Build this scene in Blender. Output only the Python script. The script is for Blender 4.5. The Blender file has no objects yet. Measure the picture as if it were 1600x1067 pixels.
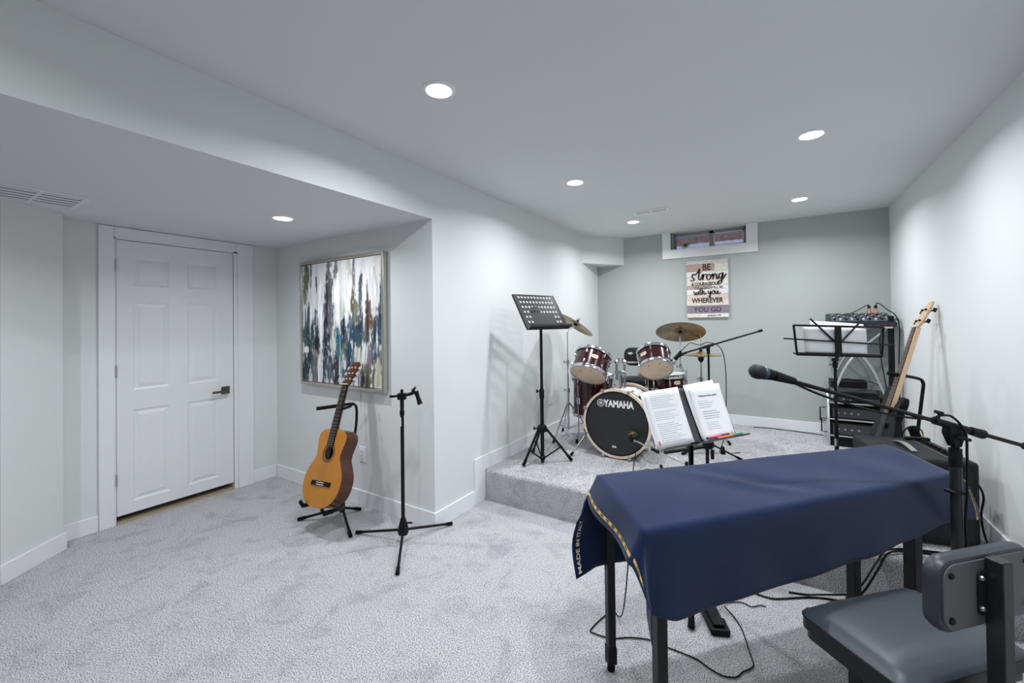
import bpy, bmesh, math, random
from mathutils import Vector, Matrix
random.seed(7)
SC = bpy.context.scene
COL = SC.collection
PI = math.pi
V = Vector

# ------------------------------------------------------------------ camera
CAM_Z, F_PX = 1.45, 654.261
YAW, PITCH, ROLL = 0.564584776, 0.00971179, -0.01224733
def camera_axes():
    cy, sy = math.cos(YAW), math.sin(YAW)
    r, f, u = V((cy, sy, 0)), V((-sy, cy, 0)), V((0, 0, 1))
    f2 = f*math.cos(PITCH) + u*math.sin(PITCH)
    u2 = u*math.cos(PITCH) - f*math.sin(PITCH)
    r3 = r*math.cos(ROLL) + u2*math.sin(ROLL)
    u3 = u2*math.cos(ROLL) - r*math.sin(ROLL)
    return r3, u3, f2
cd = bpy.data.cameras.new('camera')
cd.sensor_fit = 'HORIZONTAL'; cd.sensor_width = 36.0
cd.lens = 36.0*F_PX/1600.0
cd.shift_y = -(533.5-497.6045)/1600.0
cd.clip_start = 0.05; cd.clip_end = 60
camo = bpy.data.objects.new('camera', cd); COL.objects.link(camo)
_r, _u, _f = camera_axes()
camo.matrix_world = Matrix(((_r.x, _u.x, -_f.x, 0), (_r.y, _u.y, -_f.y, 0), (_r.z, _u.z, -_f.z, CAM_Z), (0, 0, 0, 1)))
SC.camera = camo

# ------------------------------------------------------------------ world, exposure
w = bpy.data.worlds.new('world'); SC.world = w; w.use_nodes = True
bg = w.node_tree.nodes['Background']
bg.inputs[0].default_value = (0.62, 0.72, 0.95, 1); bg.inputs[1].default_value = 1.1
vs = SC.view_settings
vs.view_transform = 'Standard'; vs.look = 'None'; vs.gamma = 1.0; vs.use_curve_mapping = False
vs.exposure = 0.16
LAMP = 14.0           # watts of each recessed lamp
LAMP_COL = (0.935, 0.97, 1.0)

# ------------------------------------------------------------------ helpers
def frame(o, z, x=None):
    z = V(z).normalized()
    x = V(x) if x is not None else (V((1, 0, 0)) if abs(z.x) < .9 else V((0, 1, 0)))
    x = (x - z*x.dot(z)).normalized(); y = z.cross(x); o = V(o)
    return Matrix(((x.x, y.x, z.x, o.x), (x.y, y.y, z.y, o.y), (x.z, y.z, z.z, o.z), (0, 0, 0, 1)))
def axes3(o, x, y, z):
    o, x, y, z = V(o), V(x), V(y), V(z)
    return Matrix(((x.x, y.x, z.x, o.x), (x.y, y.y, z.y, o.y), (x.z, y.z, z.z, o.z), (0, 0, 0, 1)))
def tr(x, y, z, rz=0):
    return Matrix.Translation((x, y, z)) @ Matrix.Rotation(rz, 4, 'Z')
def spline(pts, n=6):
    p = [V(q) for q in pts]; out = []
    p = [p[0]*2-p[1]] + p + [p[-1]*2-p[-2]]
    for i in range(1, len(p)-2):
        a, b, c, d = p[i-1:i+3]
        for k in range(n):
            t = k/n
            out.append(.5*((2*b)+(c-a)*t+(2*a-5*b+4*c-d)*t*t+(3*b-a-3*c+d)*t**3))
    out.append(p[-2]); return out
def wmat(o):
    return wmat(o.parent) @ o.matrix_basis if o.parent else o.matrix_basis.copy()

class MB:
    """collects shapes in world space (through the frame T); build() links them as one mesh object"""
    def __init__(s, T=None):
        s.v = []; s.f = []; s.mi = []; s.T = T or Matrix(); s.cur = 0
    def add(s, vs, fs, F=None):
        o = len(s.v); T = s.T @ F if F is not None else s.T
        s.v += [T @ V(p) for p in vs]
        s.f += [tuple(i+o for i in f) for f in fs]; s.mi += [s.cur]*len(fs)
        return s
    def bx(s, x0, x1, y0, y1, z0, z1, F=None):
        vs = [(x, y, z) for z in (z0, z1) for y in (y0, y1) for x in (x0, x1)]
        return s.add(vs, [(0, 2, 3, 1), (4, 5, 7, 6), (0, 1, 5, 4), (2, 6, 7, 3), (0, 4, 6, 2), (1, 3, 7, 5)], F)
    def box(s, c, d, F=None):
        return s.bx(c[0]-d[0]/2, c[0]+d[0]/2, c[1]-d[1]/2, c[1]+d[1]/2, c[2]-d[2]/2, c[2]+d[2]/2, F)
    def tube(s, pts, r, n=10, closed=False, F=None, flat=1.0):
        pts = [V(p) for p in pts]; m = len(pts)
        rs = r if isinstance(r, (list, tuple)) else [r]*m
        vs = []; fs = []; nrm = None
        for i in range(m):
            a = pts[(i-1) % m] if (closed or i > 0) else pts[i]
            b = pts[(i+1) % m] if (closed or i < m-1) else pts[i]
            t = (b-a)
            t = t.normalized() if t.length > 1e-9 else V((0, 0, 1))
            if nrm is None:
                nrm = t.cross(V((0, 0, 1)))
                if nrm.length < 1e-3: nrm = t.cross(V((0, 1, 0)))
            nrm = (nrm - t*nrm.dot(t)).normalized(); bi = t.cross(nrm)
            for k in range(n):
                an = 2*PI*k/n
                vs.append(pts[i] + (nrm*math.cos(an) + bi*(math.sin(an)*flat))*rs[i])
        for i in range(m if closed else m-1):
            j = (i+1) % m
            for k in range(n):
                l = (k+1) % n
                fs.append((i*n+k, i*n+l, j*n+l, j*n+k))
        if not closed:
            fs.append(tuple(range(n))[::-1]); fs.append(tuple((m-1)*n+k for k in range(n)))
        return s.add(vs, fs, F)
    def cyl(s, p, q, r, n=14, r2=None, F=None):
        return s.tube([p, q], [r, r if r2 is None else r2], n, F=F)
    def lathe(s, prof, n=28, F=None, closed=False, caps=True):
        vs = []; fs = []; m = len(prof)
        for (r, z) in prof:
            for k in range(n):
                a = 2*PI*k/n; vs.append((r*math.cos(a), r*math.sin(a), z))
        for i in range(m if closed else m-1):
            j = (i+1) % m
            for k in range(n):
                l = (k+1) % n; fs.append((i*n+k, i*n+l, j*n+l, j*n+k))
        if not closed and caps and max(z for _, z in prof)-min(z for _, z in prof) > 1e-9:
            if prof[0][0] > 1e-6: fs.append(tuple(range(n))[::-1])
            if prof[-1][0] > 1e-6: fs.append(tuple((m-1)*n+k for k in range(n)))
        return s.add(vs, fs, F)
    def prism(s, poly, z0, z1, F=None):
        n = len(poly)
        vs = [(x, y, z0) for x, y in poly] + [(x, y, z1) for x, y in poly]
        fs = [tuple(range(n))[::-1], tuple(range(n, 2*n))] + [(i, (i+1) % n, n+(i+1) % n, n+i) for i in range(n)]
        return s.add(vs, fs, F)
    def ball(s, c, r, n=14, sc=(1, 1, 1), F=None):
        prof = [(max(1e-7, math.sin(PI*i/n)) , -math.cos(PI*i/n)) for i in range(n+1)]
        G = (F or Matrix()) @ Matrix.Translation(c) @ Matrix.Diagonal((r*sc[0], r*sc[1], r*sc[2], 1))
        return s.lathe(prof, n+4, G)
    def rrect(s, w, d, z0, z1, rad, F=None, n=5, ch=0.0):
        """prism with rounded corners (w by d), optional softened top and bottom edges"""
        def ring(k):
            pts = []
            for cx, cy, a0 in ((1, 1, 0), (-1, 1, 90), (-1, -1, 180), (1, -1, 270)):
                for i in range(n+1):
                    a = math.radians(a0+90*i/n)
                    pts.append((cx*(w/2-rad)+(rad-k)*math.cos(a), cy*(d/2-rad)+(rad-k)*math.sin(a)))
            return pts
        if ch <= 0: return s.prism(ring(0), z0, z1, F)
        lv = [(ch, z0), (ch*.3, z0+ch*.3), (0, z0+ch), (0, z1-ch), (ch*.3, z1-ch*.3), (ch, z1)]
        vs = []; fs = []
        for k, z in lv: vs += [(x, y, z) for x, y in ring(k)]
        m = 4*(n+1)
        for i in range(len(lv)-1):
            for k in range(m):
                l = (k+1) % m; fs.append((i*m+k, i*m+l, (i+1)*m+l, (i+1)*m+k))
        fs.append(tuple(range(m))[::-1]); fs.append(tuple((len(lv)-1)*m+k for k in range(m)))
        return s.add(vs, fs, F)
    def build(s, name, mat, parent=None, org=None, ang=38, bev=0, solid=0):
        inv = wmat(parent).inverted() if parent else Matrix.Translation(-V(org)) if org is not None else Matrix()
        me = bpy.data.meshes.new(name)
        me.from_pydata([inv @ p for p in s.v], [], s.f)
        bm = bmesh.new(); bm.from_mesh(me); bmesh.ops.recalc_face_normals(bm, faces=bm.faces); bm.to_mesh(me); bm.free()
        for m in (mat if isinstance(mat, (list, tuple)) else [mat]): me.materials.append(m)
        if isinstance(mat, (list, tuple)): me.polygons.foreach_set('material_index', s.mi)
        me.shade_smooth(); me.set_sharp_from_angle(angle=math.radians(ang))
        o = bpy.data.objects.new(name, me); COL.objects.link(o)
        if parent: o.parent = parent
        elif org is not None: o.location = org
        if bev:
            b = o.modifiers.new('edge', 'BEVEL'); b.width = bev; b.segments = 2; b.limit_method = 'ANGLE'; b.angle_limit = math.radians(50)
        return o

def tag(o, label, cat, group=None):
    o['label'] = label; o['category'] = cat
    if group: o['group'] = group
    return o
def thing(name, label, cat, loc=(0, 0, 0), rz=0, group=None):
    o = bpy.data.objects.new(name, None); COL.objects.link(o)
    o.location = loc; o.rotation_euler = (0, 0, rz); o.empty_display_size = .05
    return tag(o, label, cat, group)
def struct(o, label=None):
    o['kind'] = 'structure'
    if label: o['label'] = label
    return o
def copy_tree(o, parent=None):
    c = o.copy(); COL.objects.link(c); c.parent = parent
    for ch in list(o.children): copy_tree(ch, c)
    return c
def text_mesh(txt, size=1.0, bold=0.0, shear=0.0, sx=1.0, align='CENTER', spacing=1.0):
    cu = bpy.data.curves.new('lettering', 'FONT'); cu.body = txt; cu.size = size; cu.offset = bold
    cu.shear = shear; cu.align_x = align; cu.align_y = 'CENTER'; cu.space_character = spacing; cu.resolution_u = 3
    o = bpy.data.objects.new('lettering', cu); COL.objects.link(o)
    bpy.context.view_layer.update()
    me = bpy.data.meshes.new_from_object(o.evaluated_get(bpy.context.evaluated_depsgraph_get()))
    vs = [(v.co.x*sx, v.co.y, 0) for v in me.vertices]; fs = [tuple(p.vertices) for p in me.polygons]
    bpy.data.objects.remove(o); bpy.data.curves.remove(cu); bpy.data.meshes.remove(me)
    return vs, fs

# ------------------------------------------------------------------ materials
MATS = {}
def mat(name, col, rough=.5, metal=0.0, bump=None, var=None, coat=0.0, spec=.5, alpha=None, emit=None, sheen=0.0, trans=0.0, stretch=None):
    if name in MATS: return MATS[name]
    m = bpy.data.materials.new(name); m.use_nodes = True; nt = m.node_tree; N = nt.nodes; L = nt.links
    b = N['Principled BSDF']
    b.inputs['Base Color'].default_value = (*col, 1); b.inputs['Roughness'].default_value = rough
    b.inputs['Metallic'].default_value = metal; b.inputs['Specular IOR Level'].default_value = spec
    b.inputs['Coat Weight'].default_value = coat; b.inputs['Coat Roughness'].default_value = .06
    if sheen: b.inputs['Sheen Weight'].default_value = sheen
    if trans: b.inputs['Transmission Weight'].default_value = trans
    if emit: b.inputs['Emission Color'].default_value = (*emit[0], 1); b.inputs['Emission Strength'].default_value = emit[1]
    if bump or var:
        tc = N.new('ShaderNodeTexCoord'); src = tc.outputs['Object']
        if stretch:
            mp = N.new('ShaderNodeMapping'); mp.inputs['Scale'].default_value = stretch; L.new(src, mp.inputs['Vector']); src = mp.outputs[0]
    if var:
        n = N.new('ShaderNodeTexNoise'); n.inputs['Scale'].default_value = var[0]; n.inputs['Detail'].default_value = var[3] if len(var) > 3 else 4
        L.new(src, n.inputs['Vector'])
        cr = N.new('ShaderNodeValToRGB'); e = cr.color_ramp.elements
        lo, hi = (var[1], var[2]) if isinstance(var[1], tuple) else (tuple(c*(1-var[1]) for c in col), tuple(min(1, c*(1+var[2])) for c in col))
        e[0].position = .32; e[0].color = (*lo, 1); e[1].position = .68; e[1].color = (*hi, 1)
        L.new(n.outputs['Fac'], cr.inputs[0]); L.new(cr.outputs[0], b.inputs['Base Color'])
    if bump:
        n = N.new('ShaderNodeTexNoise'); n.inputs['Scale'].default_value = bump[0]; n.inputs['Detail'].default_value = 3
        L.new(src, n.inputs['Vector'])
        bp = N.new('ShaderNodeBump'); bp.inputs['Strength'].default_value = bump[1]; bp.inputs['Distance'].default_value = bump[2] if len(bump) > 2 else .002
        L.new(n.outputs['Fac'], bp.inputs['Height']); L.new(bp.outputs[0], b.inputs['Normal'])
    MATS[name] = m; return m

def carpet_material():
    m = bpy.data.materials.new('carpet'); m.use_nodes = True; nt = m.node_tree; N = nt.nodes; L = nt.links
    b = N['Principled BSDF']; b.inputs['Roughness'].default_value = .95; b.inputs['Specular IOR Level'].default_value = .1
    tc = N.new('ShaderNodeTexCoord')
    fine = N.new('ShaderNodeTexNoise'); fine.inputs['Scale'].default_value = 185; fine.inputs['Detail'].default_value = 3; fine.inputs['Roughness'].default_value = .75
    L.new(tc.outputs['Object'], fine.inputs['Vector'])
    cr = N.new('ShaderNodeValToRGB'); e = cr.color_ramp.elements
    e[0].position = .39; e[0].color = (.13, .13, .14, 1); e[1].position = .58; e[1].color = (.77, .77, .79, 1)
    L.new(fine.outputs['Fac'], cr.inputs[0])
    big = N.new('ShaderNodeTexNoise'); big.inputs['Scale'].default_value = 5.5; big.inputs['Detail'].default_value = 6; big.inputs['Roughness'].default_value = .68; big.inputs['Distortion'].default_value = .8
    L.new(tc.outputs['Object'], big.inputs['Vector'])
    br = N.new('ShaderNodeValToRGB'); e = br.color_ramp.elements
    e[0].position = .36; e[0].color = (.80, .80, .81, 1); e[1].position = .50; e[1].color = (1, 1, 1, 1)
    L.new(big.outputs['Fac'], br.inputs[0])
    mx = N.new('ShaderNodeMix'); mx.data_type = 'RGBA'; mx.blend_type = 'MULTIPLY'; mx.inputs[0].default_value = 1
    L.new(cr.outputs[0], mx.inputs[6]); L.new(br.outputs[0], mx.inputs[7]); L.new(mx.outputs[2], b.inputs['Base Color'])
    bp = N.new('ShaderNodeBump'); bp.inputs['Strength'].default_value = .8; bp.inputs['Distance'].default_value = .006
    L.new(fine.outputs['Fac'], bp.inputs['Height']); L.new(bp.outputs[0], b.inputs['Normal'])
    return m
CARPET = carpet_material()
WALL = mat('pale grey paint', (.735, .75, .75), .62, bump=(160, .06, .001), spec=.3)
WALLG = mat('sage grey paint', (.44, .475, .465), .62, bump=(160, .06, .001), spec=.3)
CEIL = mat('ceiling paint', (.72, .73, .745), .8, bump=(120, .05, .001), spec=.2)
TRIM = mat('white trim paint', (.82, .83, .85), .35)
DOORM = mat('white door paint', (.80, .81, .83), .38)
BLACK = mat('black metal', (.004, .004, .0045), .40, spec=.22)
BLACKP = mat('black plastic', (.005, .005, .006), .5, spec=.2)
RUBBER = mat('black rubber', (.004, .004, .004), .75, spec=.15)
CHROME = mat('chrome', (.60, .61, .63), .16, 1.0)
STEEL = mat('brushed steel', (.55, .56, .58), .33, 1.0, bump=(300, .05, .001))
WINE = mat('wine red lacquer', (.032, .0015, .004), .20, coat=.6, spec=.3, var=(14, .25, .3), stretch=(1, 1, 8))
SKIN = mat('amber drum head', (.80, .63, .46), .45, var=(9, .06, .06))
SKINW = mat('white coated drum head', (.80, .80, .78), .6)
SKINB = mat('black drum head', (.020, .022, .025), .38, spec=.4)
HOOPW = mat('maple hoop', (.72, .58, .46), .35, var=(20, .1, .1))
BRASS = mat('worn bronze', (.30, .235, .145), .34, 1.0, var=(7, .45, .35), bump=(60, .08, .001))
BRASSL = mat('bright bronze', (.78, .55, .30), .30, 1.0, var=(9, .15, .15))
GOLD = mat('gold', (.75, .50, .12), .4, .6)
NAVY = mat('navy wool cloth', (.0095, .0195, .062), .85, sheen=.16, spec=.08, bump=(900, .25, .0006), var=(5, .12, .15))
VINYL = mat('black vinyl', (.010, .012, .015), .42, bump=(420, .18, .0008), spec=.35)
VINYL_LIT = mat('lit vinyl', (.050, .062, .076), .42, bump=(420, .18, .0008), spec=.45)  # seat top only; overhead light and sheen are put into the paler colour
PAPER = mat('white paper', (.86, .86, .89), .8, var=(6, .03, .02))
INK = mat('grey ink', (.16, .16, .18), .8)
INKB = mat('dark ink', (.03, .03, .035), .8)
GLASS = mat('clear glass', (.9, .95, .95), .03, trans=1.0, spec=.5)
CABLE = mat('black cable', (.004, .004, .005), .45, spec=.2)
# ------------------------------------------------------------------ the room
XL, XR, YB, YA, XD = -2.065, 0.945, 5.46, 2.212, -4.11      # left wall, right wall, back wall, alcove wall, door wall
ZC, ZB, ZS, YS = 2.54, 2.195, 0.245, 2.80                   # ceiling, low ceiling, stage top, stage front
YR, XF = -2.6, -5.4                                         # rear wall, far left wall
BBH, BBT = .112, .013
def sbox(name, mt, *b, label=None, bev=0):
    m = MB()
    for q in b: m.bx(*q)
    return struct(m.build(name, mt, bev=bev), label)
sbox('floor', CARPET, (XF-.3, XR+.3, YR-.3, YB+.5, -.12, 0), label='pale grey speckled carpet floor')
# raised stage with a soft carpeted nose
m = MB(); R = .03; prof = [(YS+.0, 0), (YB+.05, 0), (YB+.05, ZS)]
for i in range(7):
    a = math.radians(90+90*i/6); prof.append((YS+R+R*math.cos(a), ZS-R+R*math.sin(a)))
m.prism(prof, XL-.05, XR+.05, Matrix(((0, 0, 1, 0), (1, 0, 0, 0), (0, 1, 0, 0), (0, 0, 0, 1))))
struct(m.build('floor_stage', CARPET, ang=60), 'raised carpeted stage at the end of the room')
sbox('ceiling', CEIL, (XF-.3, XR+.3, YR-.3, YB+.5, ZC, ZC+.15), label='flat pale ceiling with recessed lights')
sbox('ceiling_bulkhead', [CEIL, WALL], (XF-.3, XL, YR-.3, YA, ZB, ZC-.0005), label='lowered ceiling over the door alcove')
bh = bpy.data.objects['ceiling_bulkhead']
for p in bh.data.polygons: p.material_index = 1 if abs(p.normal.x) > .9 else 0
sbox('wall_left', WALL, (XL-.3, XL, YA, YB+.3, -.1, ZC), label='long pale grey wall beside the stage')
sbox('wall_alcove', WALL, (XD-.3, XL-.3, YA, YA+.3, -.1, ZC+.05), label='alcove wall behind the abstract painting')
DY0, DY1, DZ0, DZ1 = 1.046, 1.830, .058, 2.100
sbox('wall_door', WALL, (XD-.25, XD, .2, DY0-.035, -.1, ZB+.1), (XD-.25, XD, DY1+.035, YA+.2, -.1, ZB+.1), (XD-.25, XD, DY0-.035, DY1+.035, DZ1+.03, ZB+.1),
     (XD-.45, XD-.25, DY0-.4, DY1+.4, -.1, ZB+.1), label='wall holding the white panel door')  # last box is an unseen backing added to block sky light under the door
# column with a slanted face at the far left
m = MB(); m.prism([(-3.965, .745), (-3.735, .455), (XF-.1, .455), (XF-.1, .745)], -.1, ZB+.1)
struct(m.build('wall_slanted', WALL), 'slanted wall end left of the door')
sbox('wall_far_left', WALL, (XF-.3, XF, YR-.3, .8, -.1, ZB+.1))
sbox('wall_right', WALL, (XR, XR+.3, YR-.3, YB+.3, -.1, ZC+.1), label='bare pale wall on the right')
sbox('wall_rear', WALL, (XF-.3, XR+.3, YR-.3, YR, -.1, ZC+.1))
WX0, WX1, WZ0 = -1.107, -.283, 2.326
sbox('wall_back', WALLG, (XL-.3, WX0, YB, YB+.24, -.1, ZC+.1), (WX1, XR+.3, YB, YB+.24, -.1, ZC+.1), (WX0, WX1, YB, YB+.24, -.1, WZ0), label='sage grey back wall behind the drums')
# boxed corner under the ceiling
m = MB(); m.prism([(XL, 4.93), (-1.70, YB), (XL, YB)], 2.19, ZC)
struct(m.build('wall_corner_box', WALL), 'triangular boxed corner under the ceiling')

# baseboards
def bb(name, *b):
    return sbox(name, TRIM, *b, bev=.003)
m = MB(); m.prism([(YA, 0), (YS, 0), (YS, ZS), (YB, ZS), (YB, ZS+BBH), (2.662, ZS+BBH), (2.662, BBH), (YA, BBH)], XL, XL+BBT, Matrix(((0, 0, 1, 0), (1, 0, 0, 0), (0, 1, 0, 0), (0, 0, 0, 1))))
struct(m.build('baseboard_left', TRIM))
sbox('baseboard_alcove', TRIM, (XD+BBT, XL+BBT, YA-BBT, YA, 0, BBH))
bb('baseboard_door', (XD, XD+BBT, 1.99, YA-BBT, 0, BBH), (XD, XD+BBT, .745, .944, 0, BBH))
bb('baseboard_back', (XL+BBT, XR-BBT, YB-BBT, YB, ZS, ZS+BBH))
bb('baseboard_right', (XR-BBT, XR, YS, YB, ZS, ZS+BBH), (XR-BBT, XR, YR, YS, 0, BBH))
m = MB(); d = V((-3.735+3.965, .455-.745, 0)).normalized(); nn = V((-d.y, d.x, 0)); nn = nn if nn.x > 0 else -nn
a, b = V((-3.965, .745, 0))-d*.012, V((-3.735, .455, 0))+d*.01
m.prism([(a.x, a.y), (b.x, b.y), (b.x+nn.x*BBT, b.y+nn.y*BBT), (a.x+nn.x*BBT, a.y+nn.y*BBT)], 0, BBH)
struct(m.build('baseboard_slanted', TRIM, bev=.003))

# ---- door
dr = bpy.data.objects.new('door_1', None); COL.objects.link(dr); dr.location = (XD, (DY0+DY1)/2, 0)
struct(dr, 'white six-panel door with dark square lever handle')
SF = XD-.004                                                  # face of the stiles
MB().bx(SF-.034, SF-.008, DY0, DY1, DZ0, DZ1).build('door_slab', DOORM, dr)
PY = [(1.141, 1.366), (1.487, 1.710)]; PZ = [(1.764, 1.980), (.978, 1.643), (.145, .827)]
ys = [DY0, PY[0][0], PY[0][1], PY[1][0], PY[1][1], DY1]
for k in (0, 2, 4): MB().bx(SF-.009, SF, ys[k], ys[k+1], DZ0, DZ1).build('stile', DOORM, dr, bev=.0015)
zs = [DZ1, PZ[0][1], PZ[0][0], PZ[1][1], PZ[1][0], PZ[2][1], PZ[2][0], DZ0]
for k in (0, 2, 4, 6):
    for c in (1, 3): MB().bx(SF-.009, SF-.0001, ys[c]-.002, ys[c+1]+.002, zs[k+1], zs[k]).build('rail', DOORM, dr, bev=.0015)
for (y0, y1) in PY:
    for (z0, z1) in PZ:
        m = MB(); A, B_, x0, x1 = .016, .042, SF-.0085, SF-.001
        rg = [(x0, .004), (x0-.0, A), (x1, B_)]
        vs = []
        for x, k in rg: vs += [(x, y0+k, z0+k), (x, y1-k, z0+k), (x, y1-k, z1-k), (x, y0+k, z1-k)]
        fs = [(i*4+k, i*4+(k+1) % 4, i*4+4+(k+1) % 4, i*4+4+k) for i in range(2) for k in range(4)] + [(8, 9, 10, 11)]
        m.add(vs, fs).build('panel', DOORM, dr, ang=12)
        m = MB(); q = .013                                    # sloped moulding round the panel
        vs = []
        for x, k in ((SF-.0004, -.001), (SF-.003, .005), (SF-.008, q)): vs += [(x, y0+k, z0+k), (x, y1-k, z0+k), (x, y1-k, z1-k), (x, y0+k, z1-k)]
        m.add(vs, [(i*4+k, i*4+(k+1) % 4, i*4+4+(k+1) % 4, i*4+4+k) for i in range(2) for k in range(4)]).build('moulding', DOORM, dr, ang=12)
for y0, y1, z0, z1 in ((DY0-.036, DY0-.004, 0, DZ1+.036), (DY1+.004, DY1+.036, 0, DZ1+.036), (DY0-.036, DY1+.036, DZ1+.004, DZ1+.036)):
    MB().bx(XD-.12, XD+.002, y0, y1, z0, z1).build('jamb', TRIM, dr)
for y0, y1, z0, z1 in ((.945, 1.030, 0, ZB-.004), (1.846, 1.990, 0, ZB-.004), (1.03, 1.846, DZ1+.016, ZB-.004)):
    if y0 > 1.8: y0, y1 = 1.862, 1.990
    MB().bx(XD, XD+.019, y0, y1, z0, z1).build('casing', TRIM, dr, bev=.003)
MB().bx(XD, XD+.019, 1.846, 1.864, DZ1+.016, ZB-.004).build('casing', TRIM, dr)
MB().bx(XD-.10, XD+.004, DY0, DY1, 0, .014).build('threshold', mat('oak threshold', (.42, .33, .22), .5), dr)
BRZ = mat('dark nickel', (.16, .145, .12), .32, 1.0)
hd = MB().box((SF+.004, 1.765, .887), (.008, .066, .066)).build('door_handle', BRZ, dr, bev=.002)
m = MB(); m.cyl((SF+.006, 1.765, .887), (SF+.052, 1.765, .887), .011); m.box((SF+.050, 1.708, .883), (.012, .126, .020))
m.build('lever', BRZ, hd, bev=.003)
for z in (1.86, 1.08, .28): MB().cyl((XD+.003, DY0-.003, z), (XD+.003, DY0-.003, z+.09), .006).build('hinge', STEEL, dr)

# ---- basement window
wn = bpy.data.objects.new('window_1', None); COL.objects.link(wn); wn.location = ((WX0+WX1)/2, YB, WZ0)
struct(wn, 'small high basement window with white casing')
for b in ((-1.205, WX0+.002, WZ0-.11, ZC), (WX1-.002, -.17, WZ0-.11, ZC), (WX0, WX1, WZ0-.11, WZ0)):
    MB().bx(b[0], b[1], YB-.02, YB, b[2], b[3]).build('casing', TRIM, wn, bev=.002)
MB().bx(WX0, WX1, YB-.005, YB+.22, WZ0-.012, WZ0+.004).build('sill', TRIM, wn)
FRM = mat('grey vinyl frame', (.30, .29, .28), .5); y0, y1 = YB+.13, YB+.19
for b in ((WX0, WX0+.035, WZ0, ZC), (WX1-.03, WX1, WZ0, ZC), (WX0, WX1, ZC-.035, ZC), (WX0, WX1, WZ0, WZ0+.02), (-.685, -.635, WZ0, ZC)):
    MB().bx(b[0], b[1], y0, y1, b[2], b[3]).build('window_frame', FRM, wn, bev=.003)
WHF = mat('white vinyl bead', (.75, .76, .78), .4)
for b in ((-.635, -.623, WZ0+.02, ZC-.035), (WX1-.042, WX1-.03, WZ0+.02, ZC-.035), (-.635, WX1-.03, ZC-.047, ZC-.035), (-.635, WX1-.03, WZ0+.02, WZ0+.032), (WX0+.035, -.685, ZC-.043, ZC-.035)):
    MB().bx(b[0], b[1], y0-.004, y0+.01, b[2], b[3]).build('bead', WHF, wn)
for k in range(4): MB().cyl((WX0+.012, YB+.03+.028*k, WZ0), (WX0+.012, YB+.03+.028*k, ZC), .010).build('liner_rib', FRM, wn)
for x0, x1 in ((WX0+.035, -.685), (-.635, WX1-.03)): MB().bx(x0, x1, y0+.03, y0+.034, WZ0+.02, ZC-.035).build('pane', GLASS, wn)
# the light well outside: snow on the ground, brick beyond
BRK = mat('reddish brick', (.26, .13, .10), .9, var=(18, .4, .5)); SNOW = mat('snow', (.62, .64, .72), .9, bump=(30, .6, .02), var=(25, .3, .2))
m = MB(); m.bx(WX0-.8, WX1+.9, YB+1.05, YB+1.2, 2.0, 3.6)
struct(m.build('wall_light_well', BRK), 'brick wall seen through the basement window')
m = MB(); vs = []; fs = []
for i in range(13):
    for j in range(9):
        vs.append((WX0-.8+2.52*i/12, YB+.30+.78*j/8, 2.31+.25*j/8+random.uniform(-.012, .012)))
for i in range(12):
    for j in range(8): k = i*9+j; fs.append((k, k+9, k+10, k+1))
struct(m.add(vs, fs).build('floor_light_well', SNOW), 'snowy ground outside the basement window')
pl = thing('potted_plant', 'small leafy green plant on the basement window sill', 'plant', (-.955, YB+.085, WZ0+.004))
MB(tr(-.955, YB+.085, WZ0+.004)).lathe([(.020, 0), (.028, .035), (.024, .035), (.022, .028)], 14).build('pot', mat('pale pot', (.6, .62, .58), .6), pl)
LEAF = mat('green leaf', (.06, .16, .05), .5, var=(20, .3, .3))
for k in range(7):
    a = k*2.4; el = .5+.1*(k % 3); L = .055+.012*(k % 3)
    F = Matrix.Translation((-.955, YB+.085, WZ0+.036)) @ Matrix.Rotation(a, 4, 'Z') @ Matrix.Rotation(-el, 4, 'Y')
    m = MB(F); n = 6; vs = []; fs = []
    for i in range(n+1):
        t = i/n; wd = .016*math.sin(PI*min(1, t*.95+.05)); zc = -.02*t*t
        vs += [(L*t, -wd, zc), (L*t, 0, zc-.004), (L*t, wd, zc)]
    for i in range(n): fs += [(3*i, 3*i+1, 3*i+4, 3*i+3), (3*i+1, 3*i+2, 3*i+5, 3*i+4)]
    m.add(vs, fs).build('leaf', LEAF, pl)

# ------------------------------------------------------------------ recessed lights (the room's lamps and one added)
LENS = mat('lit lens', (1, 1, 1), .5, emit=(LAMP_COL, 14.0))
def light(label, x, y, z, src=None):
    if src is None:
        o = thing('ceiling_light', label, 'ceiling light', (x, y, z), 0, 'recessed ceiling lights')
        m = MB(o.matrix_basis); m.lathe([(.057, -.004), (.060, -.009), (.074, -.006), (.078, 0), (.057, 0)], 36, closed=True); m.build('trim_ring', TRIM, o)
        m = MB(o.matrix_basis); m.lathe([(.0575, -.003), (.056, -.006), (1e-6, -.0065)], 36); m.build('lens', LENS, o)
        ld = bpy.data.lights.new('lamp', 'AREA'); ld.shape = 'DISK'; ld.size = .075; ld.energy = LAMP; ld.color = LAMP_COL; ld.spread = math.radians(156)
        lo = bpy.data.objects.new('lamp', ld); COL.objects.link(lo); lo.parent = o; lo.location = (0, 0, -.010)
        return o
    o = copy_tree(src); o.location = (x, y, z); o['label'] = label; return o
l0 = light('recessed ceiling light nearest the camera, above the carpet', -1.315, 1.464, ZC)
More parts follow.
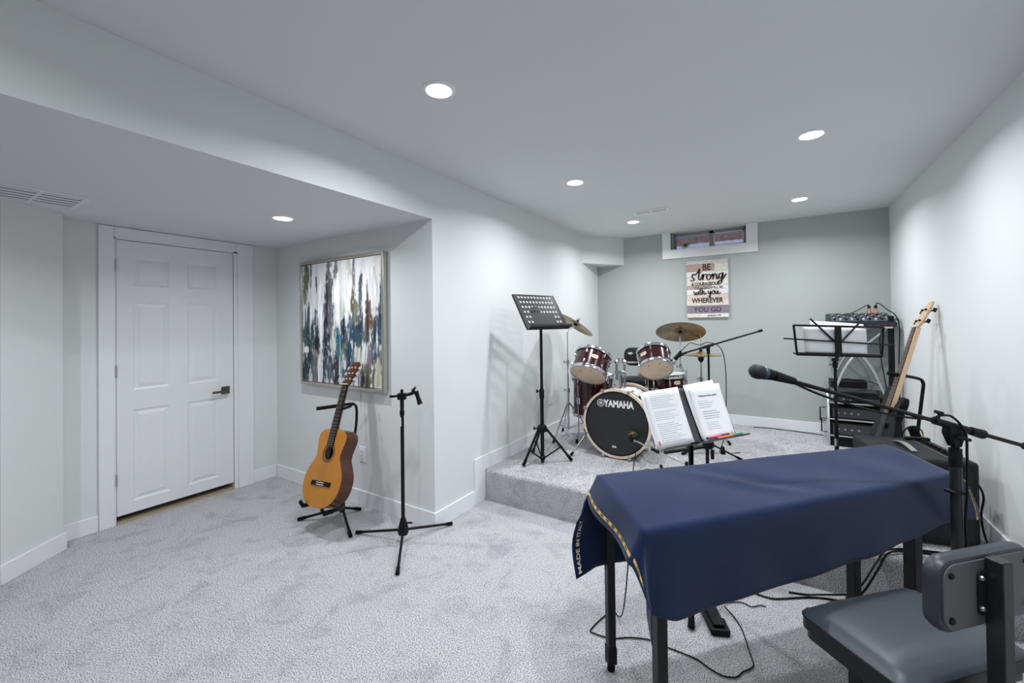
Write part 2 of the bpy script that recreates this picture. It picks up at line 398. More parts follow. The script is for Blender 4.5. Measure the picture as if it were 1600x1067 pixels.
for lb, x, y, z in (('recessed ceiling light above the perforated music stand', -1.315, 3.02, ZC), ('recessed ceiling light beside the air vent near the drums', -1.315, 4.585, ZC),
                    ('recessed ceiling light above the navy covered table', .187, 3.03, ZC), ('recessed ceiling light above the wire music stand', .187, 4.60, ZC),
                    ('recessed light in the lowered ceiling near the door', -2.877, 1.597, ZB),
                    ('recessed ceiling light above the bench, out of the frame', .187, 1.464, ZC), ('recessed ceiling light just behind the camera on the left', -1.315, -.10, ZC),
                    ('recessed ceiling light just behind the camera on the right', .187, -.10, ZC), ('added fill light in the lowered ceiling behind the camera', -2.877, -.10, ZB)):  # last one is added out of view to brighten the left side
    q = light(lb, x, y, z, l0)
    if z == ZB or y < 0:                                               # low-ceiling and rear lamps turned down to balance the light
        for c_ in q.children:
            if c_.type == 'LIGHT': c_.data = c_.data.copy(); c_.data.energy = LAMP*(.62 if z == ZB else .42)

# ---- air vents
def vent(label, x0, x1, y0, y1, z, along):
    o = thing('air_vent', label, 'air vent', ((x0+x1)/2, (y0+y1)/2, z))
    e = .022
    for b in ((x0, x1, y0, y0+e), (x0, x1, y1-e, y1), (x0, x0+e, y0+e, y1-e), (x1-e, x1, y0+e, y1-e)):
        MB().bx(*b, z-.009, z).build('frame', TRIM, o, bev=.002)
    xm, ym = (x0+x1)/2, (y0+y1)/2
    MB().bx(*((xm-.007, xm+.007, y0+e, y1-e) if along == 'x' else (x0+e, x1-e, ym-.007, ym+.007)), z-.009, z).build('divider', TRIM, o)
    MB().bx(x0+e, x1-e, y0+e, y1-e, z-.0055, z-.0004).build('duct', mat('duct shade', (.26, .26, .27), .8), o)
    n = 5
    for k in range(n):
        if along == 'x':
            yy = y0+e+(y1-y0-2*e)*(k+.5)/n; MB().box((xm, yy, z-.007), (x1-x0-2*e, .005, .003)).build('slat', TRIM, o)
        else:
            xx = x0+e+(x1-x0-2*e)*(k+.5)/n; MB().box((xx, ym, z-.007), (.03, y1-y0-2*e, .003)).build('slat', TRIM, o)
vent('white slotted air vent in the main ceiling near the window', -1.21, -.87, 4.17, 4.30, ZC, 'x')
vent('white slotted air vent in the lowered ceiling by the slanted wall', -3.70, -3.32, .36, .74, ZB, 'y')

# ---- wall plates
def plate(label, F):
    o = thing('wall_plate', label, 'wall plate', F.translation)
    MB(F).rrect(.078, .122, 0, .006, .006, ch=.002).build('plate', TRIM, o)
    MB(F).rrect(.036, .070, .006, .009, .003).build('rocker', TRIM, o)
    MB(F).bx(-.012, .012, -.012, -.010, .009, .0095).build('slot', INK, o)
plate('white wall plate beside the acoustic guitar', axes3((-2.840, YA, .405), (1, 0, 0), (0, 0, 1), (0, -1, 0)))
plate('white wall plate above the stage behind the perforated music stand', axes3((XL, 4.01, .635), (0, 1, 0), (0, 0, 1), (1, 0, 0)))
from mathutils import noise
# ------------------------------------------------------------------ abstract painting
pt = thing('painting', 'abstract painting of vertical blue, teal and white strokes in silver frame', 'painting', (-3.08, YA, .925))
PX0, PX1, PZ0, PZ1, PYF = -3.633, -2.527, .925, 2.013, YA-.048
SILV = mat('champagne silver frame', (.50, .47, .41), .32, .85, bump=(200, .05, .001)); fw = .026
for b in ((PX0, PX0+fw, PZ0, PZ1), (PX1-fw, PX1, PZ0, PZ1), (PX0+fw, PX1-fw, PZ1-fw, PZ1), (PX0+fw, PX1-fw, PZ0, PZ0+fw)):
    MB().bx(b[0], b[1], PYF, YA-.008, b[2], b[3]).build('frame_rail', SILV, pt, bev=.004)
MB().bx(PX0+.01, PX1-.01, YA-.018, YA-.0005, PZ0+.01, PZ1-.01).build('backing', BLACKP, pt)
ST = [  # u, v, half width, half height, colour
 (.05,.93,.045,.16,(.30,.33,.10)),(.03,.75,.03,.12,(.55,.56,.36)),(.37,.86,.045,.20,(.36,.34,.36)),(.36,.66,.06,.20,(.26,.24,.30)),(.38,.50,.05,.20,(.42,.42,.47)),(.34,.72,.02,.2,(.10,.08,.12)),
 (.46,.93,.025,.12,(.45,.41,.34)),(.62,.93,.03,.10,(.60,.58,.50)),(.68,.90,.02,.14,(.45,.42,.44)),(.09,.47,.055,.18,(.05,.16,.15)),(.13,.40,.05,.14,(.06,.19,.18)),(.05,.36,.04,.10,(.09,.24,.23)),
 (.20,.38,.025,.10,(.10,.20,.35)),(.21,.30,.05,.09,(.05,.035,.07)),(.33,.40,.04,.16,(.02,.03,.09)),(.31,.28,.05,.13,(.06,.08,.16)),(.30,.15,.05,.14,(.12,.20,.28)),(.38,.14,.04,.16,(.18,.26,.34)),
 (.56,.43,.042,.16,(.02,.03,.08)),(.54,.50,.03,.14,(.05,.12,.16)),(.53,.62,.04,.10,(.60,.64,.58)),(.70,.40,.07,.07,(.03,.17,.36)),(.66,.46,.05,.10,(.14,.24,.38)),(.49,.32,.05,.09,(.04,.32,.48)),
 (.47,.24,.03,.10,(.20,.42,.52)),(.82,.43,.06,.10,(.14,.19,.23)),(.76,.52,.05,.08,(.09,.11,.22)),(.77,.80,.025,.11,(.09,.10,.26)),(.76,.72,.018,.14,(.25,.32,.45)),(.67,.67,.035,.09,(.22,.18,.10)),
 (.70,.60,.03,.10,(.45,.52,.30)),(.84,.66,.022,.15,(.15,.06,.035)),(.86,.56,.03,.10,(.30,.14,.07)),(.89,.50,.03,.06,(.45,.28,.22)),(.985,.60,.02,.20,(.05,.20,.42)),(.975,.42,.03,.10,(.12,.26,.42)),
 (.04,.10,.05,.13,(.02,.05,.10)),(.09,.20,.05,.12,(.06,.12,.16)),(.14,.12,.03,.14,(.16,.24,.30)),(.46,.09,.04,.14,(.02,.025,.07)),(.055,.265,.03,.025,(.90,.90,.92)),(.19,.23,.025,.04,(.62,.60,.20)),
 (.17,.14,.03,.10,(.50,.45,.36)),(.20,.06,.05,.09,(.50,.46,.50)),(.57,.27,.02,.07,(.60,.58,.28)),(.52,.20,.008,.16,(.16,.55,.45)),(.51,.30,.006,.18,(.30,.66,.60)),(.63,.25,.05,.10,(.06,.20,.40)),
 (.60,.12,.04,.14,(.08,.14,.24)),(.68,.14,.04,.12,(.35,.45,.52)),(.74,.30,.03,.10,(.14,.30,.34)),(.84,.08,.06,.11,(.26,.23,.09)),(.92,.20,.035,.06,(.30,.28,.38)),(.86,.22,.03,.09,(.50,.46,.52)),
 (.77,.06,.02,.10,(.10,.05,.06)),(.95,.10,.04,.14,(.62,.58,.44)),(.26,.30,.02,.34,(.80,.80,.84)),(.25,.70,.03,.25,(.86,.86,.88)),(.47,.70,.035,.22,(.88,.88,.90)),(.61,.72,.04,.18,(.84,.85,.88)),
 (.42,.33,.03,.12,(.72,.74,.74)),(.24,.12,.03,.16,(.82,.80,.86)),(.80,.68,.018,.2,(.86,.84,.82)),(.12,.62,.02,.14,(.80,.80,.82)),(.11,.50,.008,.12,(.82,.84,.84)),(.92,.75,.04,.2,(.80,.77,.74)),(.73,.22,.04,.08,(.72,.72,.66))]
def art(u, v):
    n1 = noise.noise(V((u*26, v*2.2, 1.7))); n2 = noise.noise(V((u*60, v*6, 5.1))); n3 = noise.noise(V((u*9, v*1.3, 9.2)))
    c = V((.80, .80, .81))*(1+.20*n1+.12*n3) + V((.02, .0, -.03))*(u-.4)
    if n1 > .22: c = c.lerp(V((.55, .56, .60)), .5)
    if n2 > .30 and v < .6: c = c.lerp(V((.30, .38, .46)), .6)
    for i, (su, sv, hw, hh, col) in enumerate(ST):
        if abs(u-su) > hw*1.9 or abs(v-sv) > hh*1.7: continue
        e = noise.noise(V((u*75, v*8, i*3.3))); g = noise.noise(V((u*28+i, v*26, i*1.9)))
        du = abs(u-su)/hw; dv = abs(v-sv)/hh
        k = 1.16+.62*e+.42*g - (du**2+dv**2)**.5*(1.25 if v > sv and i >= 64 and hh > .1 and du > .3 else 1)
        if k > 0:
            a = min(1, k*3.6)*(.90+.2*n2 if n2 < 0 else .95)
            kk = .32 if sum(col) < 1.5 else 1.0
            c = c.lerp(V(col)*kk*(1+.6*n2+.3*n1), max(0, min(1, a)))
    if noise.noise(V((u*90, v*22, 3))) > .52: c = c.lerp(V((.85, .86, .9)), .6)
    return c
nx, nz = 230, 200
_r = random.Random(11); PAL = [(.05,.08,.16),(.10,.20,.30),(.04,.04,.08),(.08,.20,.22),(.30,.34,.40),(.45,.42,.36),(.80,.80,.84),(.86,.86,.88),(.06,.24,.40),(.50,.50,.54)]
EX = []
for k_ in range(64):
    v_ = _r.uniform(.0, .55) if _r.random() < .85 else _r.uniform(.5, 1)
    EX.append((_r.random(), v_, _r.uniform(.006, .022), _r.uniform(.05, .16), _r.choice(PAL[:6]+PAL[8:] if v_ < .5 else PAL[4:8])))
ST = EX + ST
me = bpy.data.meshes.new('canvas')
cx0, cx1, cz0, cz1, cyy = PX0+fw+.004, PX1-fw-.004, PZ0+fw+.004, PZ1-fw-.004, PYF+.010
vs = [(cx0+(cx1-cx0)*i/nx, cyy, cz0+(cz1-cz0)*j/nz) for j in range(nz+1) for i in range(nx+1)]
fs = [(j*(nx+1)+i, j*(nx+1)+i+1, (j+1)*(nx+1)+i+1, (j+1)*(nx+1)+i) for j in range(nz) for i in range(nx)]
inv = wmat(pt).inverted(); me.from_pydata([inv @ V(p) for p in vs], [], fs)
ca = me.color_attributes.new('paint', 'FLOAT_COLOR', 'POINT')
buf = []
for j in range(nz+1):
    for i in range(nx+1):
        c = art(i/nx, j/nz); buf += [max(.005, c.x), max(.005, c.y), max(.005, c.z), 1]
ca.data.foreach_set('color', buf)
m_ = bpy.data.materials.new('brushed paint'); m_.use_nodes = True; N_ = m_.node_tree.nodes
at_ = N_.new('ShaderNodeAttribute'); at_.attribute_name = 'paint'
m_.node_tree.links.new(at_.outputs['Color'], N_['Principled BSDF'].inputs['Base Color']); N_['Principled BSDF'].inputs['Roughness'].default_value = .55
tc_ = N_.new('ShaderNodeTexCoord'); mp_ = N_.new('ShaderNodeMapping'); mp_.inputs['Scale'].default_value = (120, 1, 14); nz_ = N_.new('ShaderNodeTexNoise'); nz_.inputs['Scale'].default_value = 1
bp_ = N_.new('ShaderNodeBump'); bp_.inputs['Strength'].default_value = .35; bp_.inputs['Distance'].default_value = .003
N_['Principled BSDF'].inputs['Specular IOR Level'].default_value = .15; lk = m_.node_tree.links; lk.new(tc_.outputs['Object'], mp_.inputs[0]); lk.new(mp_.outputs[0], nz_.inputs['Vector']); lk.new(nz_.outputs['Fac'], bp_.inputs['Height']); lk.new(bp_.outputs[0], N_['Principled BSDF'].inputs['Normal'])
me.materials.append(m_); o = bpy.data.objects.new('canvas', me); COL.objects.link(o); o.parent = pt
MB().bx(cx0, cx1, cyy+.001, YA-.02, cz0, cz1).build('stretcher', PAPER, pt)
MB().cyl((-2.855, YA-.004, .78), (-2.855, YA-.004, .925), .0012, 6).build('hanging_wire', INK, pt)

# ------------------------------------------------------------------ acoustic guitar and its stand
GW, GU, GN = V((.997, .038, .069)), V((-.078, .349, .934)), V((.011, -.936, .351)); GO = V((-2.688, 1.701, .200)); GS = 1.073
g = thing('acoustic_guitar', 'amber topped acoustic guitar with brown sides leaning in a black stand', 'guitar', GO)
GT = axes3(GO, GW, GU, GN) @ Matrix.Scale(GS, 4)
hw = spline([(0, 0, 0), (.06, .004, 0), (.12, .03, 0), (.165, .08, 0), (.183, .14, 0), (.178, .20, 0), (.15, .255, 0), (.122, .30, 0), (.118, .335, 0), (.129, .38, 0), (.138, .42, 0), (.131, .455, 0), (.10, .48, 0), (.05, .49, 0), (0, .492, 0)], 4)
OUT = [(p.x, p.y) for p in hw] + [(-p.x, p.y) for p in hw[-2:0:-1]]
AMBER = mat('amber spruce', (.50, .185, .006), .25, coat=.35, var=(30, .14, .12), stretch=(6, .6, 1))
MAHOG = mat('mahogany', (.075, .018, .006), .3, coat=.25, var=(20, .3, .3), stretch=(4, 1, 4))
EBONY = mat('ebony', (.005, .004, .004), .4, spec=.2)
IVORY = mat('bone', (.80, .78, .70), .4)
m = MB(GT); n = len(OUT); vs = [(x*.995, y, 0) for x, y in OUT] + [(x*.995, y, -.098) for x, y in OUT]
m.add(vs, [(i, (i+1) % n, n+(i+1) % n, n+i) for i in range(n)] + [tuple(range(n, 2*n))]).build('side', MAHOG, g)
# soundboard with a real round hole
SH, SR = (0, .335), .043; m = MB(GT); K = 48; ring = [(SR*math.cos(2*PI*k/K), SH[1]+SR*math.sin(2*PI*k/K)) for k in range(K)]
def hit(a):
    dx, dy = math.cos(a), math.sin(a); best = None
    for i in range(n):
        x0, y0 = OUT[i]; x1, y1 = OUT[(i+1) % n]; ex, ey = x1-x0, y1-y0; den = dx*ey-dy*ex
        if abs(den) < 1e-12: continue
        t = ((x0-SH[0])*ey-(y0-SH[1])*ex)/den; q = ((x0-SH[0])*dy-(y0-SH[1])*dx)/den
        if t > 0 and -1e-9 <= q <= 1+1e-9 and (best is None or t < best): best = t
    return (SH[0]+dx*best, SH[1]+dy*best)
K2 = 144; r2 = [(SR*math.cos(2*PI*k/K2), SH[1]+SR*math.sin(2*PI*k/K2)) for k in range(K2)]; o2 = [hit(2*PI*k/K2) for k in range(K2)]
m.add([(x, y, .0025) for x, y in r2]+[(x, y, .0025) for x, y in o2]+[(x, y, -.001) for x, y in o2]+[(x, y, -.003) for x, y in r2],
      [(k, (k+1) % K2, K2+(k+1) % K2, K2+k) for k in range(K2)]+[(K2+k, K2+(k+1) % K2, 2*K2+(k+1) % K2, 2*K2+k) for k in range(K2)]+[(k, (k+1) % K2, 3*K2+(k+1) % K2, 3*K2+k) for k in range(K2)])
sb = m.build('soundboard', AMBER, g)
for ra, rb, mt in ((.046, .050, EBONY), (.050, .058, mat('rosette', (.22, .10, .03), .4, var=(300, .6, .8))), (.058, .0605, EBONY)):
    MB(GT).lathe([(ra, .0024), (ra, .0032), (rb, .0032), (rb, .0024)], 48, Matrix.Translation((0, SH[1], 0)), closed=True).build('rosette_ring', mt, sb)
MB(GT).lathe([(.0001, -.09), (.06, -.09)], 24, Matrix.Translation((0, SH[1], 0))).build('cavity', EBONY, g)
MB(GT).bx(-.094, .094, .131, .159, .002, .010).build('bridge', EBONY, g, bev=.002)
MB(GT).bx(-.036, .036, .149, .153, .010, .014).build('saddle', IVORY, g)
MB(GT).bx(-.036, .036, .136, .140, .010, .012).build('tie_block', IVORY, g)
m = MB(GT)
m.add([(-.031, .375, .0025), (.031, .375, .0025), (.026, .795, .0045), (-.026, .795, .0045), (-.031, .375, .010), (.031, .375, .010), (.026, .795, .012), (-.026, .795, .012)],
      [(0, 3, 2, 1), (4, 5, 6, 7), (0, 1, 5, 4), (1, 2, 6, 5), (2, 3, 7, 6), (3, 0, 4, 7)])
fb = m.build('fingerboard', EBONY, g)
m = MB(GT)
for k in range(1, 20):
    y = .795-.65*(1-2**(-k/12)); h = .026+.005*(.795-y)/.42; zt = .012-.002*(.795-y)/.42
    if y > .378: m.bx(-h, h, y-.0007, y+.0007, zt-.001, zt+.0010)
m.build('frets', STEEL, fb)['kind'] = 'stuff'
m = MB(GT); prof = []
for y, wd, dp in ((.44, .033, .060), (.475, .031, .040), (.51, .029, .026), (.65, .028, .023), (.795, .026, .021)):
    prof.append([(wd*math.cos(PI+PI*k/8), y, .004+dp*math.sin(PI+PI*k/8)) for k in range(9)])
vs = [p for q in prof for p in q]; m.add(vs, [(i*9+k, i*9+k+1, (i+1)*9+k+1, (i+1)*9+k) for i in range(4) for k in range(8)]+[tuple(range(9)), tuple(36+k for k in range(9))])
m.build('neck', MAHOG, g)
HT = GT @ Matrix.Translation((0, .795, .004)) @ Matrix.Rotation(-.25, 4, 'X')
HP = [(-.026, 0), (.026, 0), (.036, .05), (.038, .165), (.022, .185), (0, .178), (-.022, .185), (-.038, .165), (-.036, .05)]
hd = MB(HT).prism(HP, -.018, 0).build('headstock', MAHOG, g)
MB(GT).bx(-.026, .026, .795, .800, .002, .0155).build('nut', IVORY, g)
for sx in (-1, 1):
    for k in range(3):
        y = .045+.045*k; m = MB(HT); m.cyl((sx*.036, y, -.009), (sx*.056, y, -.009), .003, 8); m.box((sx*.060, y, -.009), (.010, .022, .016)); m.cyl((sx*.017, y, -.004), (sx*.017, y, .004), .006, 10)
        m.build('tuning_peg', mat('peg pearl', (.75, .74, .70), .25, .3), hd)
for k in range(6):
    x0, x1 = -.0285+.0114*k, -.0215+.0086*k
    MB(GT).tube([(x0, .151, .0142), (x1, .797, .0158)], .00045, 5).build('string', mat('string', (.30, .24, .17), .4, .3), g)

s = thing('guitar_stand', 'black tubular stand holding the acoustic guitar', 'guitar stand', (-2.77, 1.96, 0))
hub = V((-2.765, 1.965, .085))
MB().cyl((-2.765, 1.965, .055), (-2.765, 1.965, .125), .020).build('hub', BLACK, s)
for fx, fy in ((-3.02, 1.779), (-2.476, 1.822), (-2.772, 2.125)):
    f = V((fx, fy, .012)); d_ = (f-hub).normalized()
    l = MB().tube([hub, f], .0095, 10).build('leg', BLACK, s)
    MB().tube([f-d_*.05, f+d_*.006], .0125, 10).build('rubber_foot', RUBBER, l)
MB().tube(spline([(-2.765, 1.965, .09), (-2.735, 1.985, .30), (-2.70, 2.035, .64), (-2.694, 2.045, .78), (-2.700, 2.042, .835), (-2.735, 2.035, .853)], 6), .0095, 10).build('upright', BLACK, s)
yk = MB().tube(spline([(-2.690, 1.92, .835), (-2.700, 1.995, .842), (-2.735, 2.03, .850), (-2.785, 2.01, .842), (-2.84, 1.93, .835), (-2.89, 1.865, .829)], 6), .010, 10).build('neck_yoke', BLACK, s)
MB().tube(spline([(-2.785, 2.01, .842), (-2.84, 1.93, .835), (-2.90, 1.85, .829)], 5), .0135, 10).build('foam_sleeve', RUBBER, yk)
for sx in (-1, 1):
    a = MB().tube(spline([(-2.765, 1.965, .10), (-2.70+sx*.06, 1.88, .14), (-2.70+sx*.12, 1.75, .180), (-2.70+sx*.125, 1.695, .186)], 6), .009, 10).build('body_arm', BLACK, s)
    MB().tube([(-2.70+sx*.12, 1.76, .178), (-2.70+sx*.125, 1.69, .187)], .0135, 10).build('foam_sleeve', RUBBER, a)
    MB().tube([(-2.70+sx*.125, 1.695, .186), (-2.70+sx*.125, 1.675, .225)], .0115, 10).build('end_cap', RUBBER, a)

# ------------------------------------------------------------------ tripod microphone stand (empty clip) by the wall corner
s = thing('microphone_stand', 'black tripod microphone stand with empty clip by the wall corner', 'microphone stand', (-2.12, 1.965, 0))
c = V((-2.12, 1.965, 0))
MB(tr(*c)).lathe([(.014, .05), (.030, .055), (.036, .075), (.030, .11), (.018, .155), (.013, .165)], 20).build('hub', BLACKP, s)
MB().cyl(c+V((.02, .01, .13)), c+V((.052, .03, .13)), .006).build('knob', BLACKP, s)
for fx, fy in ((-2.48, 1.875), (-2.000, 2.310), (-1.872, 1.688)):
    f = V((fx, fy, .013)); a = c+V((0, 0, .085)); d_ = (f-a).normalized()
    l = MB().tube([a, f], .0085, 10).build('leg', BLACK, s)
    MB().tube([f-d_*.045, f+d_*.004], [.0105, .0125], 10).build('rubber_foot', RUBBER, l)
MB().cyl(c+V((0, 0, .15)), c+V((0, 0, .86)), .0120).build('lower_tube', BLACK, s)
MB(tr(*c)).lathe([(.012, .84), (.0155, .845), (.0155, .875), (.011, .88), (.013, .90), (.013, .945)], 16).build('clutch', BLACKP, s)
MB().bx(-.004, .004, -.0125, -.012, .77, .83, tr(*c)).build('sticker', PAPER, s)
m = MB(tr(*c, YAW)); m.box((0, 0, .968), (.055, .04, .042)); m.cyl((0, 0, .985), (0, 0, 1.015), .010); m.build('clamp', BLACKP, s, bev=.005)
m = MB(tr(*c, YAW)); m.tube([(-.02, 0, .972), (-.055, 0, .968)], .008, 10); m.box((-.068, 0, .968), (.030, .012, .016)); m.build('wing_screw', BLACKP, s, bev=.003)
m = MB(tr(*c, YAW)); m.tube([(.02, 0, .975), (.065, 0, .985), (.085, 0, 1.005)], [.010, .012, .014], 10); m.tube([(.085, 0, 1.01), (.075, 0, 1.02)], .018, 10)
m.build('swivel', BLACKP, s)
m = MB(tr(*c, YAW)); m.tube([(.092, 0, 1.00), (.105, 0, .965), (.118, 0, .925), (.122, 0, .915)], [.018, .013, .017, .020], 12); m.build('clip', BLACKP, s)

# ------------------------------------------------------------------ perforated music stand on the stage
c = V((-1.70, 3.142, 0))
s = thing('music_stand', 'black music stand with perforated desk at the front of the stage', 'music stand', (c.x, c.y, ZS))
MB().cyl((c.x, c.y, .262), (c.x, c.y, .88), .0155).build('lower_tube', BLACK, s)
MB().cyl((c.x, c.y, .86), (c.x, c.y, 1.50), .0125).build('upper_tube', BLACK, s)
MB(tr(c.x, c.y, 0)).lathe([(.016, .80), (.021, .81), (.021, .875), (.016, .885)], 16).build('collar', BLACKP, s)
m = MB(tr(c.x, c.y, 0, YAW)); m.cyl((-.018, 0, .865), (-.035, 0, .865), .005); m.cyl((-.034, 0, .865), (-.048, 0, .865), .015); m.build('knob', BLACKP, s)
MB(tr(c.x, c.y, 0)).lathe([(.018, .52), (.042, .525), (.044, .55), (.034, .575), (.018, .582)], 18).build('leg_hub', BLACKP, s)
m = MB(tr(c.x, c.y, 0, YAW)); m.cyl((-.03, 0, .55), (-.065, 0, .55), .006); m.cyl((-.06, 0, .55), (-.074, 0, .55), .014); m.build('knob', BLACKP, s)
MB(tr(c.x, c.y, 0)).lathe([(.018, .285), (.024, .29), (.024, .315), (.018, .32)], 14).build('lower_hub', BLACKP, s)
for fx, fy in ((-1.805, 3.000), (-1.520, 3.330), (-1.915, 3.355)):
    f = V((fx, fy, ZS+.014)); d_ = (V((fx, fy, 0))-c).normalized(); a = V((c.x, c.y, .545))+d_*.035; e = (f-a).normalized()
    l = MB().tube([a, f], .0105, 10).build('leg', BLACK, s)
    MB().tube([f-e*.055, f+e*.003], [.013, .015], 10).build('rubber_foot', RUBBER, l)
    mid = a.lerp(f, .58); MB().tube([V((c.x, c.y, .30))+d_*.02, mid], .0065, 8).build('brace', BLACK, s)
    MB().ball(mid, .015, 8).build('rivet', BLACKP, l)
WD, UD = V((.302, .954, 0)), V((-.511, .162, .845)); ND = WD.cross(UD)
DT = axes3(V((-1.607, 3.112, 1.392)), WD, UD, ND)
m = MB(DT); NX, NY, WDT, HDT = 13, 7, .48, .345; cw, chh = WDT/NX, HDT/NY
for i in range(NX):
    for j in range(NY):
        x, y = -WDT/2+cw*(i+.5), chh*(j+.5)
        hole = 0 < i < NX-1 and 0 < j < NY-0 and not (j in (1, 2) and 2 < i < NX-3) and not (i == 6 and j > 2 and False)
        hx, hy = cw/2, chh/2
        if not hole: m.add([(x-hx, y-hy, 0), (x+hx, y-hy, 0), (x+hx, y+hy, 0), (x-hx, y+hy, 0)], [(0, 1, 2, 3)])
        else:
            r = .0118; sq = [(hx, 0), (hx, hy), (0, hy), (-hx, hy), (-hx, 0), (-hx, -hy), (0, -hy), (hx, -hy)]
            vs = [(x+a, y+b, 0) for a, b in sq] + [(x+r*math.cos(PI*k/4), y+r*math.sin(PI*k/4), 0) for k in range(8)]
            m.add(vs, [(k, (k+1) % 8, 8+(k+1) % 8, 8+k) for k in range(8)])
dk = m.build('desk', mat('black powder coat', (.008, .0085, .010), .36, spec=.7), s)
MB(DT).bx(-WDT/2, WDT/2, -.003, .001, -.002, .052).build('ledge', BLACK, s, bev=.001)
MB(DT).bx(-WDT/2, WDT/2, -.003, .016, .050, .053).build('ledge_lip', BLACK, s)
for sx in (-1, 1):
    MB(DT).bx(sx*WDT/2-.002, sx*WDT/2+.002, 0, HDT, -.010, .002).build('side_fold', BLACK, s)
MB(DT).bx(-WDT/2, WDT/2, HDT-.002, HDT+.002, -.010, .002).build('top_fold', BLACK, s)
m = MB(DT); m.box((-.03, .17, -.028), (.07, .12, .05)); m.build('tilt_bracket', BLACKP, s, bev=.006)
# ------------------------------------------------------------------ drum kit
BADGE = mat('cream badge', (.80, .72, .50), .35, .2)
def drum(name, label, cb, axis, R, H, nl, parts_bottom=True, top=SKINW, bottom=SKIN, shell=WINE, badge_az=None, xh=None, hoop=CHROME, lug_len=.06, group='drums of the wine red kit'):
    F = frame(cb, axis, xh); o = thing(name, label, 'drum', cb, 0, group)
    MB(F).lathe([(R-.006, .008), (R, .008), (R, H-.008), (R-.006, H-.008)], 48).build('shell', shell, o)
    for z0, z1, nm in ((-.010, .022, 'bottom_hoop'), (H-.022, H+.012, 'top_hoop')):
        lip = -.010 if nm[0] == 'b' else H+.012; inn = .022 if nm[0] == 'b' else H-.022
        MB(F).lathe([(R+.004, inn), (R+.012, inn), (R+.008, (inn+lip)/2), (R+.011, lip), (R+.004, lip)], 48, closed=True).build(nm, hoop, o)
    MB(F).lathe([(1e-6, H+.003), (R+.003, H+.003)], 48).build('batter_head', top, o)
    MB(F).lathe([(1e-6, -.003), (R+.003, -.003)], 48).build('resonant_head', bottom, o)
    for k in range(nl):
        a = 2*PI*(k+.5)/nl; G = F @ Matrix.Rotation(a, 4, 'Z')
        m = MB(G)
        for zz in (.052, H-.052) if H > .16 else (H*.5,):
            m.rrect(.019, lug_len*.75, .0, .017, .009, G.inverted() @ G @ axes3((R-.001, 0, zz), (0, 1, 0), (0, 0, 1), (1, 0, 0)), ch=.004)
        for za, zb in (((-.008, .055), (H-.055, H+.010)) if H > .16 else ((-.008, H+.010),)): m.tube([(R+.013, 0, za), (R+.013, 0, zb)], .0035, 6)
        if H > .16:
            m2 = MB(G); h_ = len(m.v)//2
            for k2 in range(2):
                q2 = MB(G); zz = (.052, H-.052)[k2]; za, zb = ((-.008, .055), (H-.055, H+.010))[k2]
                q2.rrect(.015, .036, .0, .017, .009, axes3((R-.001, 0, zz), (0, 1, 0), (0, 0, 1), (1, 0, 0)), ch=.004); q2.tube([(R+.013, 0, za), (R+.013, 0, zb)], .0035, 6); q2.build('lug', CHROME, o)
        else: m.build('lug', CHROME, o)
    if badge_az is not None:
        G = F @ Matrix.Rotation(badge_az, 4, 'Z') @ axes3((R, 0, H*.55), (0, 1, 0), (0, 0, 1), (1, 0, 0))
        b = MB(G).rrect(.062, .034, -.001, .003, .015).build('badge', BADGE, o)
        vs, fs = text_mesh('YAMAHA', .011, .0004)
        MB(G).add([(x, y, .0034) for x, y, z in vs], fs).build('badge_lettering', INK, b)
    return o, F

# bass drum (axis along the room, front head towards the camera side)
BC = V((-1.205, 3.575, .555)); BR = .280; BD = .42
bd = thing('bass_drum', 'wine red bass drum with black branded front head and maple hoops', 'drum', (BC.x, BC.y, ZS), 0, 'drums of the wine red kit')
BT = axes3(BC, (1, 0, 0), (0, 0, 1), (0, -1, 0))            # local z points at the audience
MB(BT).lathe([(BR-.01, -BD), (BR, -BD), (BR, -.02), (BR-.01, -.02)], 64).build('shell', WINE, bd)
MB(BT).lathe([(BR+.002, -.045), (BR+.022, -.045), (BR+.022, .0), (BR+.002, .0)], 64, closed=True).build('front_hoop', HOOPW, bd)
MB(BT).lathe([(BR+.002, -BD-.02), (BR+.022, -BD-.02), (BR+.022, -BD+.025), (BR+.002, -BD+.025)], 64, closed=True).build('rear_hoop', HOOPW, bd)
fh = MB(BT).lathe([(1e-6, -.010), (BR+.003, -.010)], 64).build('front_head', SKINB, bd)
MB(BT).lathe([(BR-.012, -.0105), (BR+.002, -.0065)], 64, caps=False).build('head_collar', BLACKP, bd)
MB(BT).lathe([(1e-6, -BD-.004), (BR+.003, -BD-.004)], 64).build('batter_head', SKINW, bd)
WHITE = mat('white print', (.80, .80, .80), .5)
vs, fs = text_mesh('YAMAHA', .082, .0036, 0, .76, spacing=1.02)
MB(BT).add([(x+.024, y+.168, -.0088) for x, y, z in vs], fs).build('brand_lettering', WHITE, fh)
m = MB(BT); LC = (-.138, .170)
def ring2(m, cx, cy, r0, r1, z, n=40):
    vs = [(cx+r*math.cos(2*PI*k/n), cy+r*math.sin(2*PI*k/n), z) for r in (r0, r1) for k in range(n)]
    m.add(vs, [(k, (k+1) % n, n+(k+1) % n, n+k) for k in range(n)])
KS = .80
ring2(m, *LC, .036*KS, .041*KS, -.0088)
for k in range(3):                                            # three crossed tuning forks
    a = PI/2+2*PI*k/3; ca, sa = math.cos(a), math.sin(a)
    def q(x0, x1, y0, y1):
        m.add([(LC[0]+KS*(x*sa+y*ca), LC[1]+KS*(-x*ca+y*sa), -.0088) for x, y in ((x0, y0), (x1, y0), (x1, y1), (x0, y1))], [(0, 1, 2, 3)])
    q(-.0018, .0018, -.030, .010); q(-.0085, -.0050, .010, .035); q(.0050, .0085, .010, .035); q(-.0085, .0085, .0075, .0112)
